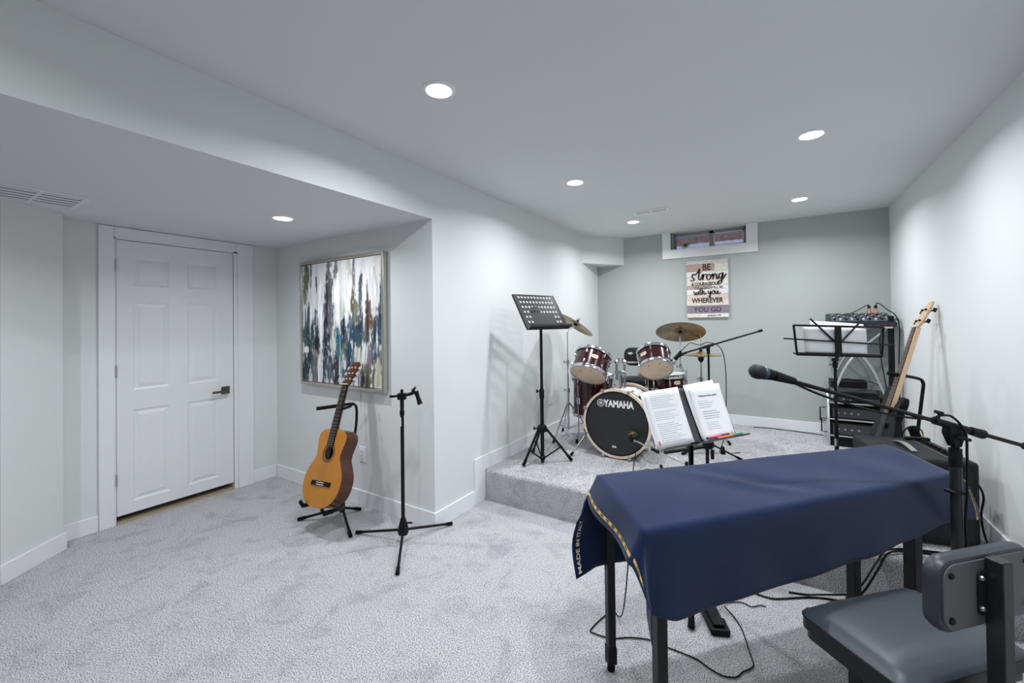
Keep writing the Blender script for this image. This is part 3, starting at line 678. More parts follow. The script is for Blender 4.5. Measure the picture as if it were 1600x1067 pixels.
m.build('brand_emblem', WHITE, fh)
MB(BT).rrect(.040, .020, -.0096, -.0088, .009, Matrix.Translation((-.02, -.205, 0))).build('maker_mark', mat('silver sticker', (.6, .6, .62), .3, .7), fh)
for k in range(8):
    a = 2*PI*(k+.5)/8; G = BT @ Matrix.Rotation(a, 4, 'Z'); m = MB(G)
    for zz in (-BD*.30, -BD*.72): MB(G).rrect(.026, .075, .0, .020, .010, axes3((BR-.002, 0, zz), (0, 1, 0), (0, 0, 1), (1, 0, 0)), ch=.005).build('lug', CHROME, bd)
    m.tube([(BR+.016, 0, -BD*.28), (BR+.026, 0, -.002)], .004, 8)
    m.box((BR+.020, 0, -.003), (.036, .020, .014)); m.box((BR+.030, 0, .012), (.012, .030, .012))
    m.build('claw', CHROME, bd, bev=.002)
for sx in (-1, 1):
    a = V((BC.x+sx*.275, 3.70, .47)); f = V((BC.x+sx*.375, 3.46, ZS+.013)) if sx < 0 else V((BC.x+.40, 3.50, ZS+.013))
    l = MB().tube([a, f], .0075, 10).build('spur', CHROME, bd); d_ = (f-a).normalized()
    MB().tube([f-d_*.03, f+d_*.004], [.011, .014], 10).build('rubber_tip', RUBBER, l)
    MB().box(a, (.035, .05, .05)).build('spur_bracket', CHROME, bd, bev=.006)
# double tom holder
m = MB(); b0 = V((-1.208, 3.742, .835)); m.cyl(b0-V((0, 0, .02)), b0+V((0, 0, .15)), .016, 16); m.box(b0, (.075, .10, .022)); m.build('holder_post', CHROME, bd, bev=.004)
m = MB(); m.box(b0+V((0, 0, .150)), (.095, .045, .040)); m.cyl(b0+V((-.03, -.03, .15)), b0+V((-.03, .05, .15)), .008); m.build('holder_block', CHROME, bd, bev=.008)
for sx, tip in ((-1, V((-1.345, 3.70, 1.075))), (1, V((-1.075, 3.82, 1.075)))):
    p = b0+V((sx*.036, 0, 0)); m = MB(); m.cyl(p+V((0, 0, .02 if sx > 0 else .08)), p+V((0, 0, .235)), .011, 14); m.ball(p+V((0, 0, .245)), .024, 10)
    m.tube([p+V((0, 0, .245)), tip], .0085, 10); m.cyl(p+V((-sx*.01, 0, .245)), p+V((-sx*.05, 0, .27)), .006); m.box(p+V((-sx*.052, 0, .271)), (.02, .008, .02))
    m.build('tom_arm', CHROME, bd)
ws = MB(); vs = []; fs = []
for i in range(9):
    for j in range(7):
        x = -.155+.31*i/8; y = 3.66+.22*j/6; R_ = BR+.006
        zz = BC.z+math.sqrt(max(.01, R_*R_-x*x))+.002+.004*math.sin(i*1.3+j); vs.append((BC.x+.02+x, y, zz if abs(x) < .2 else zz))
fs = [(i*7+j, (i+1)*7+j, (i+1)*7+j+1, i*7+j+1) for i in range(8) for j in range(6)]
o = ws.add(vs, fs).build('paper_sheet', PAPER, org=(BC.x, 3.77, .84)); tag(o, 'white sheet lying on top of the bass drum', 'paper')
o.modifiers.new('thickness', 'SOLIDIFY').thickness = .001

lt, _ = drum('rack_tom', 'wine red rack tom nearest the perforated music stand, tilted away', (-1.467, 3.610, .968), (.03, .60, .80), .158, .205, 6, badge_az=-1.047, xh=(1, 0, 0))
rt, _ = drum('rack_tom', 'wine red rack tom under the large crash cymbal, tilted away', (-.925, 3.852, 1.018), (-.264, .62, .74), .140, .180, 6, badge_az=-2.094, xh=(1, 0, 0))
for F, cb in ((frame((-1.467, 3.61, .968), (.03, .60, .80), (1, 0, 0)), lt), (frame((-.925, 3.852, 1.018), (-.264, .62, .74), (1, 0, 0)), rt)):
    for a in ((-2.2, .085), (-1.0, .09), (-.1, .10)):
        MB(F).lathe([(1e-6, -.0042), (.006, -.0042), (.006, -.003)], 10, Matrix.Translation((a[1]*math.cos(a[0]), a[1]*math.sin(a[0]), 0))).build('felt_dot', BLACKP, cb)
ft, _ = drum('floor_tom', 'wine red floor tom standing behind the rack tom on three chrome legs', (-1.62, 4.10, .50), (0, 0, 1), .198, .40, 8, bottom=SKINW, badge_az=None)
for a in (-1.9, .2, 2.3):
    p = V((-1.62+.222*math.cos(a), 4.10+.222*math.sin(a), 0))
    m = MB(); m.tube([p+V((0, 0, .82)), p+V((0, 0, .34)), p+V((.03*math.cos(a), .03*math.sin(a), .30)), p+V((.03*math.cos(a), .03*math.sin(a), ZS+.02))], .0065, 8)
    l = m.build('leg', CHROME, ft); q = p+V((.03*math.cos(a), .03*math.sin(a), ZS)); MB().cyl(q, q+V((0, 0, .04)), .013, 10).build('rubber_foot', RUBBER, l)
    MB(tr(p.x-.012*math.cos(a), p.y-.012*math.sin(a), .66, a)).rrect(.03, .05, -.03, .03, .008).build('leg_bracket', CHROME, ft)
sn, _ = drum('snare_drum', 'shallow wine red snare drum beside the hi-hat', (-.915, 4.215, .80), (-.03, -.02, 1), .178, .135, 8, badge_az=-.785)
m = MB(); m.cyl((-.915, 4.215, .30), (-.915, 4.215, .74), .013)
for k in range(3):
    a = 2*PI*k/3+.4; m.tube([(-.915, 4.215, .45), (-.915+.25*math.cos(a), 4.215+.25*math.sin(a), ZS+.012)], .008, 8); m.tube([(-.915, 4.215, .72), (-.915+.17*math.cos(a), 4.215+.17*math.sin(a), .775), (-.915+.195*math.cos(a), 4.215+.195*math.sin(a), .81)], .007, 8)
st = m.build('snare_stand', CHROME, org=(-.915, 4.215, ZS)); tag(st, 'chrome basket stand under the snare drum', 'drum stand')

# ---- stands for the cymbals
def cymbal(name, label, c, n, R, mt, bell=.062, group='cymbals of the drum kit'):
    F = frame(c, n); o = thing(name, label, 'cymbal', c, 0, group)
    p = [(.006, .022), (bell*.5, .020), (bell*.85, .010), (bell, .003)]
    for k in range(1, 9):
        t = k/8; p.append((bell+(R-bell)*t, .003-.020*t**1.6))
    full = p+[(r, z-.0016) for r, z in p[::-1]]
    MB(F).lathe(full, 56, closed=True).build('bowl', mt, o, ang=70)
    MB(F).lathe([(.005, .022), (.016, .022), (.016, .040), (.005, .042)], 16).build('felt', BLACKP, o)
    m = MB(F); m.cyl((0, 0, .04), (0, 0, .075), .004); m.box((0, 0, .055), (.030, .006, .014)); m.build('wing_nut', CHROME, o)
    MB(F).lathe([(.005, -.004), (.019, -.004), (.019, -.024), (.005, -.024)], 16).build('seat', BLACKP, o)
    return F
def tri_stand(name, label, c, z0, top, hubz, lowz, legR, angs, mt, r=.011, cat='cymbal stand', tilt=None, joints=(), leg_r=.007, foot=.012, spread=.55):
    o = thing(name, label, cat, (c[0], c[1], z0)); c = V((c[0], c[1], 0))
    MB().cyl(c+V((0, 0, lowz)), c+V((0, 0, joints[0] if joints else top)), r).build('lower_tube', mt, o)
    zs = list(joints)+[top]
    for k in range(len(joints)):
        MB().cyl(c+V((0, 0, zs[k]-.02)), c+V((0, 0, zs[k+1])), r*(.78 if k == 0 else .58)).build('upper_tube', mt, o)
        m = MB(tr(c.x, c.y, zs[k], YAW)); m.lathe([(r*.8, -.025), (r*1.6, -.022), (r*1.6, .022), (r*.8, .028)], 14); m.cyl((-r, 0, 0), (-r*3, 0, 0), r*.45); m.box((-r*3.4, 0, .004), (r*.8, r*.7, r*2.6))
        m.build('height_clamp', mt, o)
    MB(tr(c.x, c.y, 0)).lathe([(r, hubz-.018), (r*2.0, hubz-.014), (r*2.0, hubz+.014), (r, hubz+.018)], 14).build('leg_collar', mt, o)
    for a in angs:
        d = V((math.cos(a), math.sin(a), 0)); f = c+d*legR+V((0, 0, z0+foot)); h = c+d*r*1.8+V((0, 0, hubz))
        l = MB().tube([h, f], leg_r, 8).build('leg', mt, o); e = (f-h).normalized()
        MB().tube([f-e*.04, f+e*.004], [leg_r*1.5, leg_r*1.9], 10).build('rubber_foot', RUBBER, l)
        MB().tube([c+d*r+V((0, 0, lowz+.015)), h.lerp(f, spread)], leg_r*.75, 8).build('brace', mt, o)
    return o
FL = cymbal('crash_cymbal', 'bronze crash cymbal tilted steeply behind the perforated music stand', (-1.765, 4.03, 1.432), (.413, .40, .813), .205, BRASS)
s = tri_stand('cymbal_stand', 'chrome tripod cymbal stand between the floor tom and the left wall', (-1.848, 3.990), ZS, 1.345, .60, .335, .265, (-1.75, .35, 2.25), CHROME, joints=(.74, 1.03))
t = FL @ V((0, 0, -.028)); MB().tube([(-1.848, 3.99, 1.34), (-1.848+.02, 3.99+.01, 1.37), t], .006, 8).build('tilter', CHROME, s); MB().cyl(t, FL @ V((0, 0, .06)), .004).build('post', CHROME, s)
FR = cymbal('crash_cymbal', 'large bronze crash cymbal below the framed quote', (-.823, 4.455, 1.347), (-.085, .43, .893), .234, BRASS)
s = tri_stand('cymbal_stand', 'chrome cymbal stand rising beside the snare drum', (-.823, 4.425), ZS, 1.29, .58, .33, .26, (-1.2, .9, 3.0), CHROME, joints=(.80, .99))
t = FR @ V((0, 0, -.026)); MB().tube([(-.823, 4.425, 1.285), (-.823, 4.43, 1.297), t], .007, 8).build('tilter', CHROME, s); MB().cyl(t, FR @ V((0, 0, .06)), .004).build('post', CHROME, s)
m = MB(tr(-.823, 4.425, .90, YAW)); m.box((0, -.02, 0), (.07, .06, .06)); m.cyl((.0, -.03, -.04), (0, -.03, .07), .022); m.cyl((.05, -.02, -.05), (.05, -.02, .06), .006); m.build('multi_clamp', CHROME, s, bev=.008)
HB = cymbal('hi_hat_cymbal', 'upper bright bronze hi-hat cymbal', (-.652, 4.56, 1.118), (0, 0, 1), .188, BRASSL, .055)
o_ = MB(frame((-.652, 4.56, 1.092), (0, 0, -1))); p = [(.006, .018), (.03, .016), (.055, .0)]+[(.055+.133*k/6, -.012*(k/6)**1.5) for k in range(1, 7)]
o_ = o_.lathe(p+[(r, z-.0016) for r, z in p[::-1]], 56, closed=True).build('hi_hat_cymbal', BRASSL, org=(-.652, 4.56, 1.09), ang=70); tag(o_, 'lower bright bronze hi-hat cymbal facing down', 'cymbal', 'cymbals of the drum kit')
s = tri_stand('hi_hat_stand', 'chrome hi-hat stand against the sage wall', (-.652, 4.56), ZS, 1.085, .56, .30, .26, (-2.2, -.2, 1.8), CHROME, joints=(.86,), cat='hi-hat stand')
MB().cyl((-.652, 4.56, 1.06), (-.652, 4.56, 1.40), .003, 8).build('pull_rod', CHROME, s); MB(tr(-.652, 4.56, 0)).lathe([(.012, 1.03), (.028, 1.055), (.028, 1.072), (.012, 1.075)], 16).build('cup', BLACKP, s)
MB().bx(-.70, -.60, 4.32, 4.56, ZS+.015, ZS+.035).build('footboard', STEEL, s)

# ---- throne
s = thing('drum_throne', 'black padded drum throne with backrest behind the drums', 'stool', (-1.33, 4.72, ZS))
MB(tr(-1.33, 4.70, 0)).lathe([(.15, .735), (.175, .745), (.180, .78), (.172, .81), (.14, .822), (1e-6, .825)], 36).build('seat', VINYL, s)
MB().cyl((-1.33, 4.70, .40), (-1.33, 4.70, .74), .016).build('column', CHROME, s)
for k in range(3):
    a = 2*PI*k/3+.5; MB().tube([(-1.33, 4.70, .50), (-1.33+.27*math.cos(a), 4.70+.27*math.sin(a), ZS+.012)], .010, 8).build('leg', CHROME, s)
br = MB(axes3((-1.37, 4.90, 1.035), (1, 0, 0), (0, 0, 1), (0, -1, 0))).rrect(.33, .21, -.03, .03, .075, ch=.018).build('backrest', VINYL, s)
MB(axes3((-1.455, 4.869, 1.075), (1, 0, 0), (0, 0, 1), (0, -1, 0))).lathe([(1e-6, .002), (.030, .002), (.030, 0)], 20, Matrix.Diagonal((1, .5, 1, 1))).build('logo_patch', mat('silver thread', (.5, .5, .52), .6), br)
MB().tube([(-1.37, 4.90, .95), (-1.37, 4.915, .76), (-1.33, 4.80, .73)], .012, 8).build('back_post', CHROME, s)

# ------------------------------------------------------------------ microphone on a boom beside the snare
def dynamic_mic(name, label, tip, d, col_body=BLACKP, head=.026, L=.16, band=None):
    d = V(d).normalized(); F = frame(tip, -d); o = thing(name, label, 'microphone', tip)   # d points out of the grille
    MB(F).lathe([(1e-6, 0), (head*.55, head*.12), (head*.9, head*.5), (head, head), (head*.97, head*1.45), (head*.80, head*1.9)], 24).build('grille', mat('mic grille', (.010, .0105, .012), .5, .2, bump=(900, .8, .001)) if band else mat('silver grille', (.4, .4, .42), .35, .8, bump=(900, .6, .001)), o)
    if band: MB(F).lathe([(head*.82, head*1.85), (head*.88, head*1.95), (head*.86, head*2.25), (head*.78, head*2.3)], 24).build('band', band, o)
    MB(F).lathe([(head*.78, head*2.2), (head*.80, head*2.5), (head*.55, L*.72), (head*.42, L), (1e-6, L+.002)], 24).build('handle', col_body, o)
    return F
def boom_stand(name, label, c, z0, zc, p0, p1, r, legR, angs, mt=BLACK, hubz=None, rb=None):
    o = thing(name, label, 'microphone stand', (c[0], c[1], z0)); c = V((c[0], c[1], 0)); hubz = hubz or z0+.16
    zt = zc-.03
    MB().cyl(c+V((0, 0, z0+.06)), c+V((0, 0, z0+(zt-z0)*.55)), r).build('lower_tube', mt, o)
    MB().cyl(c+V((0, 0, z0+(zt-z0)*.5)), c+V((0, 0, zt)), r*.72).build('upper_tube', mt, o)
    zz = z0+(zt-z0)*.55; MB(tr(c.x, c.y, 0)).lathe([(r, zz-.06), (r*1.55, zz-.05), (r*1.7, zz+.01), (r, zz+.03)], 14).build('clutch', BLACKP, o)
    MB(tr(c.x, c.y, 0)).lathe([(r*1.2, z0+.05), (r*2.6, z0+.055), (r*2.9, z0+.08), (r*1.6, z0+.16), (r, z0+.165)], 16).build('hub', BLACKP, o)
    for a in angs:
        f = c+V((legR*math.cos(a), legR*math.sin(a), z0+.012)); h = c+V((0, 0, z0+.09)); e = (f-h).normalized()
        l = MB().tube([h, f], r*.68, 8).build('leg', mt, o); MB().tube([f-e*.04, f+e*.003], [r*.85, r*1.05], 10).build('rubber_foot', RUBBER, l)
    p0, p1 = V(p0), V(p1); d = (p1-p0).normalized(); rb = rb or r*.62
    MB().tube([p0, p1], rb, 10).build('boom', mt, o)
    k = c+V((0, 0, zc)); t = (k-p0).dot(d); k2 = p0+d*t
    m = MB(); m.tube([k2-d*.05, k2+d*.05], rb*1.7, 12); m.tube([c+V((0, 0, zt-.02)), k2], [r*1.1, r*1.5], 12)
    m.build('swivel_joint', BLACKP, o); MB().tube([p1-d*.035, p1], rb*1.5, 10).build('counterweight', RUBBER, o)
    return o
boom_stand('boom_microphone_stand', 'black boom microphone stand angled over the snare drum', (-.532, 4.165), ZS, 1.198, (-.70, 4.055, 1.160), (-.118, 4.425, 1.352), .0125, .27, (-.35, 1.75, 3.85))
FD = dynamic_mic('microphone', 'black microphone with silver grille pointing at the snare drum', (-.82, 3.985, 1.050), (-.55, -.25, -.85), L=.15)
q = FD @ V((0, 0, .09)); m = MB(); m.tube([q, V((-.70, 4.055, 1.160))], [.018, .010], 10)
tag(m.build('microphone_clip', BLACKP, org=tuple(q)), 'black clip holding the snare microphone on its boom', 'microphone clip')
q = FD @ V((0, 0, .15)); m = MB(); m.tube(spline([q, q+V((.045, .03, .05)), (-.67, 4.10, 1.245), (-.60, 4.13, 1.225), (-.53, 4.165, 1.25), (-.44, 4.21, 1.20), (-.405, 4.23, 1.05), (-.40, 4.235, .75), (-.42, 4.22, .40), (-.45, 4.20, ZS+.006), (-.30, 4.30, ZS+.006)], 8), .0038, 8)
tag(m.build('cable', CABLE, org=(-.45, 4.2, ZS)), 'black cable looping from the snare microphone', 'cable')

# ---- kick drum microphone and low stands in front of the bass drum
BRZM = mat('bronze mic shell', (.20, .15, .08), .35, .9)
kd = V((.33, -.72, -.12)).normalized(); kp = V((-1.03, 3.50, .480)); F = frame(kp, kd)
o = thing('kick_microphone', 'stubby bronze and black microphone aimed at the bass drum', 'microphone', kp)
MB(F).lathe([(1e-6, -.062), (.030, -.058), (.046, -.035), (.048, -.01), (.044, .01), (.040, .016)], 24).build('capsule', BRZM, o)
MB(F).lathe([(.040, .014), (.043, .02), (.036, .045), (.026, .055), (.015, .060)], 24).build('rear_cap', BLACKP, o); MB(F).cyl((0, 0, .055), (0, 0, .085), .011).build('plug', STEEL, o)
o = thing('low_microphone_stand', 'low silver arm stand carrying the kick drum microphone', 'microphone stand', (-.58, 3.29, ZS))
MB().tube([(-1.005, 3.465, .465), (-.836, 3.389, .432)], .007, 10).build('arm', CHROME, o); MB().tube([(-.856, 3.396, .436), (-.79, 3.37, .424)], .013, 10).build('joint', BLACKP, o)
MB().tube([(-.80, 3.375, .426), (-.58, 3.29, .395)], .009, 10).build('arm', CHROME, o); MB().cyl((-.58, 3.29, ZS+.02), (-.58, 3.29, .41), .012).build('column', BLACK, o); MB(tr(-.58, 3.29, ZS)).lathe([(.085, 0), (.085, .012), (.03, .022), (.012, .03)], 28).build('round_base', BLACK, o)
q = F @ V((0, 0, .085)); m = MB(); m.tube(spline([q, q+V((.02, -.06, -.08)), (-.99, 3.36, .30), (-.975, 3.33, ZS+.005), (-.90, 3.40, ZS+.02), (-.80, 3.36, ZS+.03), (-.70, 3.20, ZS+.006), (-.58, 3.10, ZS+.005)], 8), .0038, 8)
tag(m.build('cable', CABLE, org=(-.97, 3.33, ZS)), 'black cable trailing from the kick drum microphone', 'cable')
o = thing('low_microphone_stand', 'low black boom stand with T-handle behind the sheet music', 'microphone stand', (-.438, 3.284, ZS))
MB().tube([(-.700, 3.12, .506), (-.41, 3.30, .552)], .0125, 10).build('boom', BLACK, o); MB().cyl((-.438, 3.284, ZS+.05), (-.438, 3.284, .56), .012).build('column', BLACK, o)
m = MB(tr(-.438, 3.284, 0, YAW)); m.box((0, 0, .555), (.055, .05, .05)); m.box((.02, -.035, .50), (.022, .02, .07)); m.build('clamp_handle', BLACKP, o, bev=.006)
MB(tr(-.36, 3.33, 0, YAW)).prism([(-.012, 0), (.014, 0), (.006, .055), (-.006, .055)], -.012, .012, axes3((.02, 0, .49), (1, 0, 0), (0, 0, 1), (0, -1, 0))).build('wing', BLACKP, o)
MB().tube([(-.40, 3.30, .555), (-.34, 3.33, .525)], .006, 8).build('wing_arm', BLACK, o)
for a in (-.25, 1.85, 3.95):
    f = V((-.438+.26*math.cos(a), 3.284+.26*math.sin(a), ZS+.012)); l = MB().tube([(-.438, 3.284, .42), f], .008, 8).build('leg', BLACK, o); MB().ball(f, .012, 8).build('rubber_foot', RUBBER, l)
# ------------------------------------------------------------------ covered table
TA, TBV = V((.695, .719, 0)), V((.719, -.695, 0)); TO = V((-.655, 1.690, 0)); TL_, TW, TZ = 1.575, .440, .800
tb = thing('table', 'long narrow black-legged table hidden under the navy cloth', 'table', (-.05, 2.15, 0))
TT = axes3(TO, TA, -TBV, (0, 0, 1))                          # local x along, y = -across, z up
MB(TT).bx(.01, 1.40, -.37, -.01, TZ-.075, TZ-.022).build('table_top', BLACKP, tb, bev=.004)
LEG = mat('black leg paint', (.007, .007, .008), .36, spec=.3)
legs = [((-.607, 1.697), .042), ((-.338, 1.405), .046), ((.292, 2.590), .052), ((.495, 2.540), .060)]
for (x, y), w_ in legs:
    F = axes3((x, y, 0), TA, -TBV, (0, 0, 1)); h = w_/2
    l = MB(F).bx(-h*.8, h*.8, -h*.8, h*.8, .09, TZ-.075).build('leg', LEG, tb, bev=.003)
    MB(F).bx(-h*.92, h*.92, -h*.92, h*.92, .03, .10).build('sleeve', BLACKP, l, bev=.003)
    MB(F).cyl((0, 0, 0), (0, 0, .036), h*.75, 16).build('foot', RUBBER, l)
F = axes3((.292, 2.590, 0), TA, -TBV, (0, 0, 1))
lg = [o for o in tb.children if o.name.startswith('leg')][2]
for k in range(9): MB(F).cyl((-.0209, 0, .14+.05*k), (-.0215, 0, .14+.05*k), .005, 10).build('adjusting_hole', EBONY, lg)

# the cloth: one sheet following the table edges, hanging on both long sides
def lerp_tab(tab, x):
    if x <= tab[0][0]: return tab[0][1]
    for (a, b), (c, d) in zip(tab, tab[1:]):
        if x <= c:
            t = (x-a)/(c-a); t = t*t*(3-2*t); return b+(d-b)*t
    return tab[-1][1]
DN = [(-.10, .252), (0, .252), (.12, .290), (.5, .278), (1.0, .252), (1.25, .232), (1.5, .195), (1.7, .19)]
def cpos(s, t, off=0.0):
    """s along the table (0..TL_ on top), t across: 0..1 on top, 1..2 near hang, 0..-1 far hang"""
    os_ = -s if s < 0 else (s-TL_ if s > TL_ else 0.0); sg = -1 if s < 0 else 1
    sc = min(max(s, 0), TL_); near = max(0, t-1)*lerp_tab(DN, s); far = max(0, -t)*.405; tf = min(max(t, 0), 1); tt = tf*TW
    z = TZ + math.sin(PI*min(max(t, 0), 1))*(.006*math.sin(5*s+2.6*tt/TW) + .004*math.sin(13*s-5*tt/TW*math.sin(2*s)) + .008*math.exp(-((s-.30-.5*tf)/.05)**2) - .006*math.exp(-((s-.42-.5*tf)/.05)**2) + .006*math.exp(-((s-1.15+.35*tf)/.06)**2)) if 0 < t < 1 else TZ+.001*math.sin(9*s)
    ot = near+far; o_t = 0.0; dz = 0.0
    if ot > 0:
        o_t = .012*(1-math.exp(-ot/.012)) + ot*(.012+.020*math.sin(7.5*s+1.0)+.012*math.sin(19*s)*min(1, ot/.2)); dz = ot-.006*(1-math.exp(-ot/.02))
    o_s = 0.0
    if os_ > 0:
        g = min(1, ot/.16)
        if far > 0: o_s = os_*(.42+.5*g); dz += os_*(.88-.62*g); o_t -= .35*os_*g*math.sin(ot*16)
        elif near > 0 and sg > 0: o_s = os_*(.42+.50*g); dz += os_*(.22-.10*g)
        elif near > 0: o_s = os_*(.42-.12*g); dz += os_*(.88-.62*g); o_t += .80*os_*g
        else: o_s = os_*(.42+.10*math.sin(7*tt/TW)); dz += os_*(.88+.10*math.sin(PI*tt/TW))
        if os_ < .02: pass
    wd_ = .474-.10*sc/TL_; tt = tf*wd_; sc = -.07*tf + sc*(1.60-.10*tf)/TL_
    y = tt + (o_t+off if near > 0 else (-(o_t+off) if far > 0 else 0))
    x = sc + sg*(o_s + (off if os_ > 0 else 0))
    p = TO + TA*x + TBV*y; p.z = z - dz + (off if ot == 0 else 0); return p
E0, E1 = -.105, TL_+.130
SS = [E0+(0-E0)*k/10 for k in range(10)]+[TL_*k/84 for k in range(85)]+[TL_+(E1-TL_)*k/8 for k in range(1, 9)]
TTs = [-1+k/22 for k in range(22)]+[k/26 for k in range(27)]+[1+k/22 for k in range(1, 23)]
m = MB(); vs = [cpos(s, t) for s in SS for t in TTs]; nt_ = len(TTs)
fs = [(i*nt_+j, (i+1)*nt_+j, (i+1)*nt_+j+1, i*nt_+j+1) for i in range(len(SS)-1) for j in range(nt_-1)]
cl = thing('tablecloth', 'navy blue wool cloth with gold lettered selvedge draped over the long table', 'tablecloth', (-.05, 2.15, TZ))
co = m.add(vs, fs).build('cloth', NAVY, cl, ang=80)
sd = co.modifiers.new('thickness', 'SOLIDIFY'); sd.thickness = .0022; sd.offset = 0
GBAND = mat('gold selvedge yarn', (.62, .42, .12), .6, var=(120, .25, .3))
def band(nm, s0, s1, t0, t1, mt, off, n=60, par=co):
    m = MB(); vs = []
    for k in range(n+1):
        t = t0+(t1-t0)*k/n; vs += [cpos(s0, t, off), cpos(s1, t, off)]
    return m.add(vs, [(2*k, 2*k+1, 2*k+3, 2*k+2) for k in range(n)]).build(nm, mt, par, ang=80)
def cloth_text(txt, s0, t0, t1, size, mt, off, nm='selvedge_lettering', flip=1):
    vs, fs = text_mesh(txt, size, .0006); xs = [v[0] for v in vs]; a, b = min(xs), max(xs)
    m = MB(); m.add([cpos(s0+flip*y, t0+(t1-t0)*(x-a)/(b-a), off) for x, y, z in vs], fs).build(nm, mt, co)
for off in (.0018, -.0018):
    band('selvedge', E0+.016, E0+.027, -.03, 2.0, GBAND, off, 80)
    band('selvedge', E1-.027, E1-.016, -1.0, 2.0, GBAND, off, 80)
for k in range(9):
    t0 = .05+.10*k
    cloth_text('ITALY', E0+.0215, t0+.02, t0+.075, .010, NAVY, .0026, 'woven_mark')
for k in range(4): cloth_text('ITALY', E0+.0215, 1.12+.2*k, 1.25+.2*k, .010, NAVY, .0026, 'woven_mark')
CRM = mat('pale gold thread', (.75, .68, .50), .6)
cloth_text('MADE IN ITALY', E0+.022, -.97, -.40, .022, CRM, -.0026, flip=-1)
cloth_text('MADE IN ITALY', E1-.0215, 1.2, 1.95, .012, NAVY, .0026, 'woven_mark')

# ------------------------------------------------------------------ bench with backrest
BA, BB = V((.699, .715, 0)), V((.715, -.699, 0)); BO = V((.328, 1.766, 0)); SW, SD = .49, .32
ch = thing('bench_chair', 'black vinyl keyboard bench with a low padded backrest', 'chair', BO)
FT = axes3(BO, BA, -BB, (0, 0, 1))
m = MB(FT); NXg, NYg = 26, 18; vs = []; fs = []                # domed cushion top
def rr(u, v):                                                # square -> rounded rectangle
    x, y = u*SW/2, v*SD/2; rad = .035; cxx, cyy = SW/2-rad, SD/2-rad
    if abs(x) > cxx and abs(y) > cyy:
        dx, dy = abs(x)-cxx, abs(y)-cyy; k = max(dx, dy)/max(1e-6, math.hypot(dx, dy)); x = math.copysign(cxx+dx*k, x); y = math.copysign(cyy+dy*k, y)
    return x, y
for i in range(NXg+1):
    for j in range(NYg+1):
        u, v = -1+2*i/NXg, -1+2*j/NYg; x, y = rr(u, v); e = (1-abs(u)**6)*(1-abs(v)**6)
        vs.append((x, y, .470+.030*min(1, e**.5)+.004*(1-u*u)*(1-v*v)))
fs = [(i*(NYg+1)+j, (i+1)*(NYg+1)+j, (i+1)*(NYg+1)+j+1, i*(NYg+1)+j+1) for i in range(NXg) for j in range(NYg)]
m.add(vs, fs); MB(FT).rrect(SW, SD, .432, .4702, .035).build('seat_side', VINYL, ch)  # sides take the dark vinyl copy, their shade in its colour
seat = m.build('seat_cushion', VINYL_LIT, ch, ang=50)
pp = []
for cx_, cy_, a0 in ((1, 1, 0), (-1, 1, 90), (-1, -1, 180), (1, -1, 270)):
    for i in range(6):
        a = math.radians(a0+90*i/5); pp.append((cx_*(SW/2-.035)+.0355*math.cos(a), cy_*(SD/2-.035)+.0355*math.sin(a), .468))
MB(FT).tube(pp, .0028, 6, closed=True).build('piping', VINYL, seat)
FRB = mat('satin black frame', (.012, .0125, .015), .32, spec=.4)
MB(FT).rrect(SW-.02, SD-.02, .400, .434, .03).build('seat_base', FRB, ch)
for sx in (-.135, .135):
    p = MB(FT).bx(sx-.016, sx+.016, -.070, .070, .05, .402).build('leg_panel', FRB, ch, bev=.003)
    MB(FT).bx(sx-.02, sx+.02, -.17, .17, 0, .05).build('foot_bar', FRB, ch, bev=.004)
    for yy in (-.028, .028): MB(FT).bx(sx-.0175, sx+.0175, yy-.0012, yy+.0012, .06, .40).build('groove', EBONY, p)
MB(FT).bx(-.135, .135, -.02, .02, .18, .22).build('cross_bar', FRB, ch, bev=.003)
MB(FT).bx(-.153, -.1515, -.012, .012, .355, .375).build('white_sticker', PAPER, ch)
yb = -SD/2-.052
po = MB(FT).bx(-.019, .019, yb-.022, yb+.016, .345, .812).build('back_post', FRB, ch, bev=.0025)
for z in (.405, .375, .435): MB(FT).cyl((0, yb-.0222, z), (0, yb-.0228, z), .004, 10).build('post_hole', EBONY, po)
MB(FT).bx(-.03, .03, yb-.03, .0, .335, .40).build('post_bracket', FRB, ch, bev=.002)
BF = FT @ axes3((0, yb+.018, .720), (1, 0, 0), (0, 0, 1), (0, -1, 0))   # local z towards the camera side
bk = MB(BF).rrect(.360, .195, -.045, .0, .05, ch=.016).build('backrest', mat('charcoal vinyl', (.026, .032, .040), .42, bump=(420, .18, .0008), spec=.45), ch)
MB(BF).rrect(.334, .170, -.003, .0025, .042).build('back_panel', mat('dark grey panel', (.075, .08, .088), .42), bk)
MB(BF).rrect(.098, .115, .0025, .0065, .012).build('mount_plate', FRB, bk)
for x, y in ((-.14, .058), (-.14, -.058), (.14, .058), (.14, -.058)): MB(BF).lathe([(.009, .0025), (.009, .005), (.005, .008), (1e-6, .008)], 12, Matrix.Translation((x, y, 0))).build('screw', BLACKP, bk)
for x in (-.036, .036):
    for y in (-.040, .040): MB(BF).lathe([(.007, .0065), (.006, .011), (1e-6, .012)], 12, Matrix.Translation((x, y, 0))).build('bolt', STEEL, bk)

